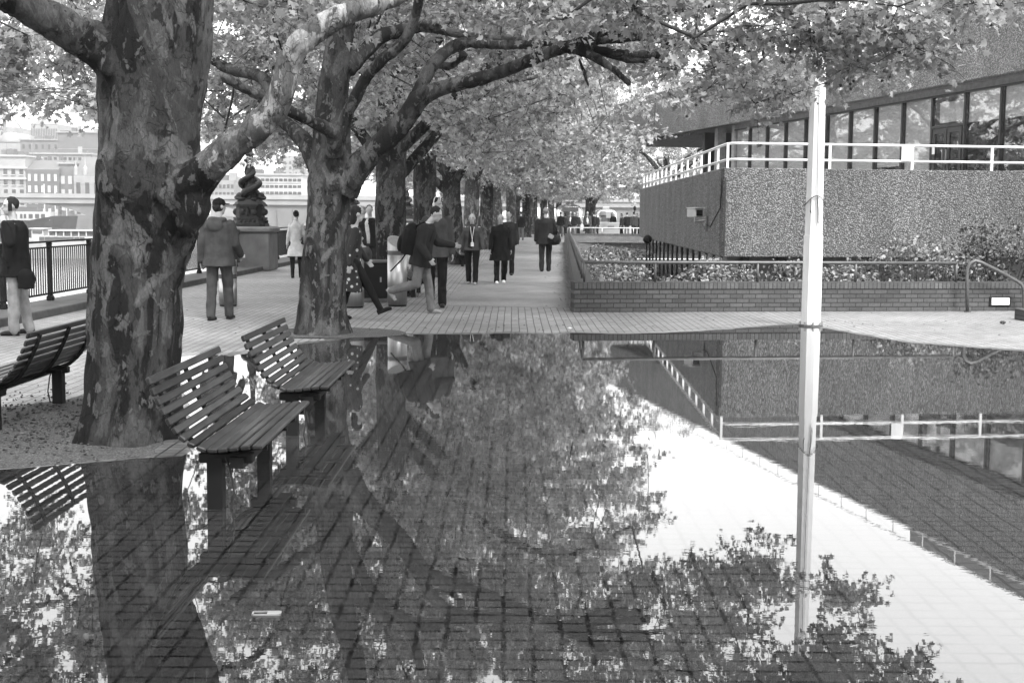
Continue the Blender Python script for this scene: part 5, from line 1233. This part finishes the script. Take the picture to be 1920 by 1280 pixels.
        def fold2(q): return .015*noise.noise(Vector((q.x*9,q.y*9,q.z*6)))*k + .004*noise.noise(Vector((q.x*22,q.y*22,q.z*16)))
        remeshed(g, top.get('name','jacket'), M[mat], vx*1.2, root, 2, fold2)
        if top.get('shirt'):   # open front: a panel of shirt showing
            s2 = MB(); w_ = .052; yb = .118+bulk+.010
            s2.loft([[T((x*wk, yy_+ (.0 if abs(x)<.5 else -.012), z)) for x,yy_ in ((-1,yb*bk),(0,yb*bk+.012),(1,yb*bk),(1,yb*bk-.05),(-1,yb*bk-.05))] for z,wk,bk in ((-.04,.095,1.0),(.1,.085,.95),(.3,.07,1.0),(.45,.05,.93),(.53,.03,.66))]); s2.obj('shirt', M[top['shirt']], root, smooth=True)
    # hair
    g = MB(); hb = hd+hrot@Vector((0,-.018,.035))*k
    if hair in ('short','bald','bun','long','tied'):
        kk = {'short':1.0,'bald':.0,'bun':1.02,'long':1.06,'tied':1.02}[hair]
        if kk:
            g.ell(hb,(.081*k*kk,.096*k*kk,.098*k*kk),hrot,16,12)
            if hair == 'bun': g.ell(hp(0,-.10,.075),(.042*k,.042*k,.042*k),hrot)
            if hair == 'long': g.ell(hp(0,-.055,-.06),(.082*k,.06*k,.13*k),hrot)
            if hair == 'tied': g.ell(hp(0,-.095,.0),(.035*k,.045*k,.05*k),hrot)
            remeshed(g, 'hair', M[hairmat], vx, root, 1, lambda q: .006*noise.noise(Vector((q.x*45,q.y*45,q.z*30)))-.003)
        else:
            g.ell(hd+hrot@Vector((0,-.03,.01))*k,(.079*k,.080*k,.085*k),hrot,16,12); remeshed(g, 'hair', M[hairmat], vx, root, 1)
    elif hair == 'cap':
        g.ell(hp(0,-.02,.0),(.079*k,.088*k,.085*k),hrot); remeshed(g, 'hair', M[hairmat], vx, root, 1)
        g = MB(); g.ell(hp(0,-.003,.055),(.086*k,.102*k,.078*k),hrot,16,12); g.ell(hp(0,.115,.045),(.062*k,.07*k,.009*k),hrot,14,6); g.ell(hp(0,0,.135),(.012*k,.012*k,.006*k),hrot)
        remeshed(g, 'cap', M['black'], vx*.8, root, 1)
    bpy.context.view_layer.update()
    mw = root.matrix_world
    return dict(root=root, hp=lambda x,y,z: mw@hp(x,y,z), T=lambda x,y,z: mw@T((x,y,z)), arm=[[mw@a[0],mw@a[1],mw@a[2],mw.to_3x3()@a[3],mw@a[4]] for a in arm], R=mw.to_3x3(), k=k, leg=[[mw@q for q in l[:3]] for l in leg])
def at(px, py): q = G(px,py); return (q.x,q.y,0)
TO = 0.0; FR = math.pi     # heading: away from / towards the camera
# man on the phone at the left edge
p = person(at(34,628), R(100), 1.80, 'man at the left edge in dark jacket and pale trousers holding a phone', legs=((.05,.03),(-.12,.05)), arms=((-.10,.75,2.9,.60),(.1,.15,.4,0)), top=dict(mat='black',hem=-.18,flare=1.1,bulk=.045,name='jacket'), trousers='khaki', hair='short', build=1.08, turn=R(20))
ph = empty('phone', p['hp'](-.095,.02,-.01), R(100), 'dark phone held to the ear of the man at the left edge', 'phone'); MB().bevbox((0,0,0),(.012,.05,.10),.003).obj('case', M['iron'], ph)
q = p['T'](-.20,-.16,-.20); bg_ = empty('shoulder_bag', q, R(100), 'black shoulder bag hanging at the hip of the man on the phone', 'bag')
g = MB(); g.ell((0,0,0),(.06,.12,.14)); g.box((0,0,-.02),(.09,.20,.21)); remeshed(g, 'bag_body', M['black'], .012, bg_, 4)
st_ = [p['T'](.10,.0,.56), p['T'](0,.20,.42), p['T'](-.14,.2,.15), p['T'](-.23,.05,-.05)]
MB().tube([Vector(s)-q for s in st_], .014, 6).obj('strap', M['black'], bg_).rotation_euler = (0,0,-R(100))
# man in the cap, walking away
p = person(at(412,600), R(-8), 1.83, 'man walking away in a black cap and grey hooded jacket', legs=((-.10,.05),(.26,.18)), arms=((-.1,.16,.3,0),(.12,.16,.75,.1)), top=dict(mat='bluegrey',hem=-.14,flare=1.15,bulk=.05,hood=True), trousers='midgrey', hair='cap', turn=R(-35), build=1.05)
q = p['arm'][1][4]; cu = empty('paper', q, 0, 'white folded paper in the hand of the man in the cap', 'paper'); MB().bevbox((0,.02,.0),(.10,.04,.05),.004).obj('sheet', M['white'], cu)
# woman in the pale flared coat
p = person(at(556,521), R(6), 1.66, 'woman seen from behind in a pale flared coat and black boots', legs=((-.05,.02),(.14,.1)), arms=((0,.16,.15,0),(.1,.18,.5,.1)), top=dict(mat='palecoat',hem=-.36,flare=1.55,bulk=.02,collar=True,name='coat'), trousers='tights', boots=True, shoes='black', hair='bun', female=True, build=.95)
# woman in the spotted dress stepping from behind the trunk
p = person((P(661,596,19.6).x,19.6,0), R(-72), 1.74, 'woman in a dark spotted dress striding out from behind the second trunk', legs=((-.15,.1),(.55,.05)), arms=((.35,.1,.3,0),(-.3,.12,.2,0)), lean=.05, top=dict(mat='dots',hem=-.48,flare=1.15,bulk=.03,name='dress'), trousers='tights', boots=True, shoes='black', hair='long', female=True)
# backpack man striding right to left? he leans forward towards the puddle edge
bp = person((P(790,583,20.9).x,20.9,0), R(-98), 1.80, 'man bent forward under a black backpack striding to the right', legs=((.22,.10),(-.15,1.15)), arms=((.5,.1,.9,.1),(-.2,.15,.8,0)), lean=.20, bow=.28, top=dict(mat='charcoal',hem=-.16,flare=1.05,bulk=.05), trousers='tan', shoes='grey', hair='short')
q = bp['T'](0,-.24,.22); bk = empty('backpack', q, R(-98), 'large black backpack on the striding man', 'backpack')
g = MB(); g.ell((0,0,.02),(.19,.15,.27)); g.box((0,.02,-.03),(.30,.20,.42)); g.ell((0,-.13,-.08),(.14,.06,.15)); remeshed(g, 'pack', M['black'], .013, bk, 4)
bk.rotation_euler = (-.20,0,R(-98)); 
g = MB()
for s_ in (-.10,.10): g.tube([Vector((s_,.08,.24)),Vector((s_,.20,.33)),Vector((s_*1.1,.37,.22)),Vector((s_*1.3,.36,.05)),Vector((s_*1.6,.2,-.12)),Vector((s_,.08,-.2))], .018, 6)
g.obj('shoulder_strap', M['black'], bk); MB().tube([(-.05,-.02,-.22),(-.05,-.08,-.36),(-.04,-.16,-.48),(-.04,-.22,-.58)],.012,6).obj('loose_strap', M['black'], bk)
# man with headphones behind him
p = person((P(818,578,22.3).x,22.3,0), R(185), 1.90, 'tall man with pale headphones and dark jacket behind the backpack', legs=((.05,.05),(-.05,.05)), arms=((.02,.14,.2,0),(-.1,.15,.25,0)), top=dict(mat='midgrey',hem=-.12,flare=1.08,bulk=.05,collar=True), trousers='black', hair='short', turn=R(60))
hp_ = p['hp']; hz = empty('headphones', hp_(0,0,0), 0, 'pale over ear headphones on the tall man', 'headphones'); c0 = hp_(0,0,0)
MB().tube([hp_(.088*math.cos(a),-.005,.03+.10*math.sin(a))-c0 for a in np.linspace(-.1,math.pi+.1,14)], .009, 6).obj('band', M['white'], hz)
for s_ in (-1,1): MB().ell(hp_(s_*.09,-.005,.0)-c0,(.022,.035,.038)).obj('ear_cup', M['white'], hz, smooth=True)
# three women and a man walking along the path
p = person(at(885,533), R(174), 1.63, 'woman walking towards us in a grey open jacket with a white badge on a lanyard', legs=((.18,.05),(-.10,.12)), arms=((.1,.22,.25,0),(-.05,.22,.3,0)), top=dict(mat='midgrey',hem=-.08,flare=1.05,bulk=.035,shirt='black',collar=True), trousers='black', hair='bald', hairmat='hairgrey', shoes='grey', female=True, build=1.08)
q = p['T'](-.03,.20,.08); ln = empty('lanyard_badge', q, R(174), 'small white badge hanging on a lanyard round the walking woman\'s neck', 'badge'); MB().bevbox((0,0,0),(.07,.012,.09),.003).obj('badge', M['white'], ln)
MB().tube([(.01,0,.045),(-.015,-.012,.25),(-.035,-.06,.40)],.006,5).obj('lanyard', M['white'], ln); MB().tube([(-.01,0,.045),(.03,-.012,.25),(.05,-.06,.40)],.006,5).obj('lanyard', M['white'], ln)
person(at(938,531), R(184), 1.62, 'woman in a long black coat and glasses walking towards us in pale shoes', legs=((-.14,.25),(.16,.05)), arms=((.0,.16,.2,0),(.05,.16,.25,0)), top=dict(mat='black',hem=-.34,flare=1.35,bulk=.045,collar=True,name='coat'), trousers='black', shoes='white', hair='bald', hairmat='hairgrey', female=True, build=1.12)
person((P(953,520,34.0).x,34.0,0), R(178), 1.70, 'dark haired person walking just behind the black coat', legs=((.1,.05),(-.1,.1)), top=dict(mat='charcoal',hem=-.12,bulk=.04), trousers='black', hair='tied', fine=False)
p = person(at(1022,509), R(-3), 1.80, 'man in a dark suit seen from behind on the right of the path', legs=((-.1,.05),(.12,.06)), arms=((.0,.12,.15,0),(-.15,.25,.8,.1)), top=dict(mat='charcoal',hem=-.17,flare=1.1,bulk=.05,collar=True,name='suit_jacket'), trousers='charcoal', hair='short', hairmat='hairgrey', build=1.12)
q = p['T'](.24,-.14,-.05); bg2 = empty('holdall', q, R(-3), 'black holdall with a pale patch carried behind the man in the suit', 'bag')
g = MB(); g.ell((0,0,0),(.21,.12,.15)); g.box((0,0,-.03),(.32,.17,.18)); remeshed(g, 'bag_body', M['black'], .013, bg2, 4); MB().bevbox((-.08,-.10,.10),(.16,.05,.13),.02,Matrix.Rotation(.5,3,'Y')).obj('patch', M['grey'], bg2)
MB().tube([(.17,0,.08),(.05,.03,.35),(-.12,.1,.60)],.012,6).obj('strap', M['black'], bg2)
# people talking beyond the second trunk
person((P(680,520,30.5).x,30.5,0), R(200), 1.76, 'grey haired man in dark jacket standing left of a talking pair', top=dict(mat='black',hem=-.15,bulk=.045), trousers='charcoal', hairmat='hairgrey', turn=R(-50), fine=False)
person((P(695,520,30.2).x,30.2,0), R(150), 1.80, 'dark haired man in open dark jacket over a pale shirt beside the third trunk', top=dict(mat='black',hem=-.14,bulk=.045,shirt='palecoat'), trousers='charcoal', turn=R(40), fine=False)
person((P(664,520,27.5).x,27.5,0), R(20), 1.72, 'dark figure half hidden behind the spotted dress', top=dict(mat='charcoal',hem=-.2,bulk=.04), trousers='black', fine=False)
person((P(690,500,24.9).x,24.55,-.0), R(115), 1.70, 'seated person in a grey jacket on the bench behind the bins', legs=((1.45,1.45),(1.4,1.35)), arms=((.7,.1,.9,.3),(.7,.1,.9,.3)), lean=.08, sit=.46, top=dict(mat='bluegrey',hem=-.05,bulk=.04), trousers='denim', hair='long', fine=False)
person((P(752,500,31).x,31,0), R(40), 1.68, 'person in a pale top mostly hidden between the third and fourth trunks', top=dict(mat='white',hem=-.1,bulk=.04), trousers='charcoal', fine=False)
# far figures along the promenade and by the caravans: five models, copied
far = [person((0,0,0), R(180), 1.74, 'x', legs=((.15,.05),(-.12,.1)), top=dict(mat='black',hem=-.15,bulk=.04), trousers='denim', fine=False),
       person((0,0,0), R(180), 1.66, 'x', legs=((-.1,.05),(.12,.1)), top=dict(mat='charcoal',hem=-.3,flare=1.3,bulk=.04), trousers='black', hair='long', female=True, fine=False),
       person((0,0,0), R(180), 1.78, 'x', legs=((0,0),(0,0)), top=dict(mat='midgrey',hem=-.12,bulk=.05,shirt='white'), trousers='charcoal', fine=False, build=1.1)]
FARP = [(1049,90,0,0,'first far figure by the wall, left end of the caravan queue'),(1058,94,1,.4,'far figure in a long dark coat in front of the large caravan'),(1067,96,2,3.3,'far figure with a pale shirt before the large caravan'),(1075,95,0,3.0,'dark far figure at the right side of the large caravan'),(1081,97,1,2.8,'far long coated figure right of the large caravan'),
        (1099,92,2,3.1,'broad far figure under the lone tree between the caravans'),(1111,93,0,.2,'dark far figure just left of the stall table'),(1116,95,1,3.0,'far coated figure beside the stall table'),(1147,101,0,2.9,'far figure standing behind the right end of the stall'),(1163,90,1,1.5,'slim far figure walking right of the stall'),(1173,92,0,.1,'far figure in dark clothes near the street light'),(1186,88,2,.3,'broad far figure next to the terrace corner'),(1192,94,1,2.9,'far figure half hidden by the terrace corner'),
        (975,78,0,.2,'tiny far figure among the trunks left of the suit'),(990,95,1,3.0,'tiny far figure between two far trunks'),(894,66,2,2.6,'tiny far figure between the sixth and seventh trunks')]
usedp = set()
for px, Y, k_, a, lab in FARP:
    o = far[k_]['root']
    if k_ in usedp: o = dup(o, None)
    usedp.add(k_); o.location = ((px-960)/FP*Y, Y, 0); o.rotation_euler = (0,0,a); o['label'] = lab; o['group'] = 'far people by the caravans'
# ---------------------------------------------------------------- haze over the river
HZ = 0.00042
mh = bpy.data.materials.new('haze'); mh.use_nodes = True; nt = mh.node_tree; nt.nodes.remove(nt.nodes['Principled BSDF'])
v = nt.nodes.new('ShaderNodeVolumePrincipled'); v.inputs['Density'].default_value = HZ; v.inputs['Color'].default_value = (.95,.95,.95,1); v.inputs['Anisotropy'].default_value = .3
nt.links.new(v.outputs[0], nt.nodes['Material Output'].inputs['Volume'])
hz_o = MB().box((-255,385,20),(1160,860,54)).obj('haze', mh); hz_o['kind'] = 'stuff'; hz_o['label'] = 'pale haze in the air over the river'; hz_o['category'] = 'haze'
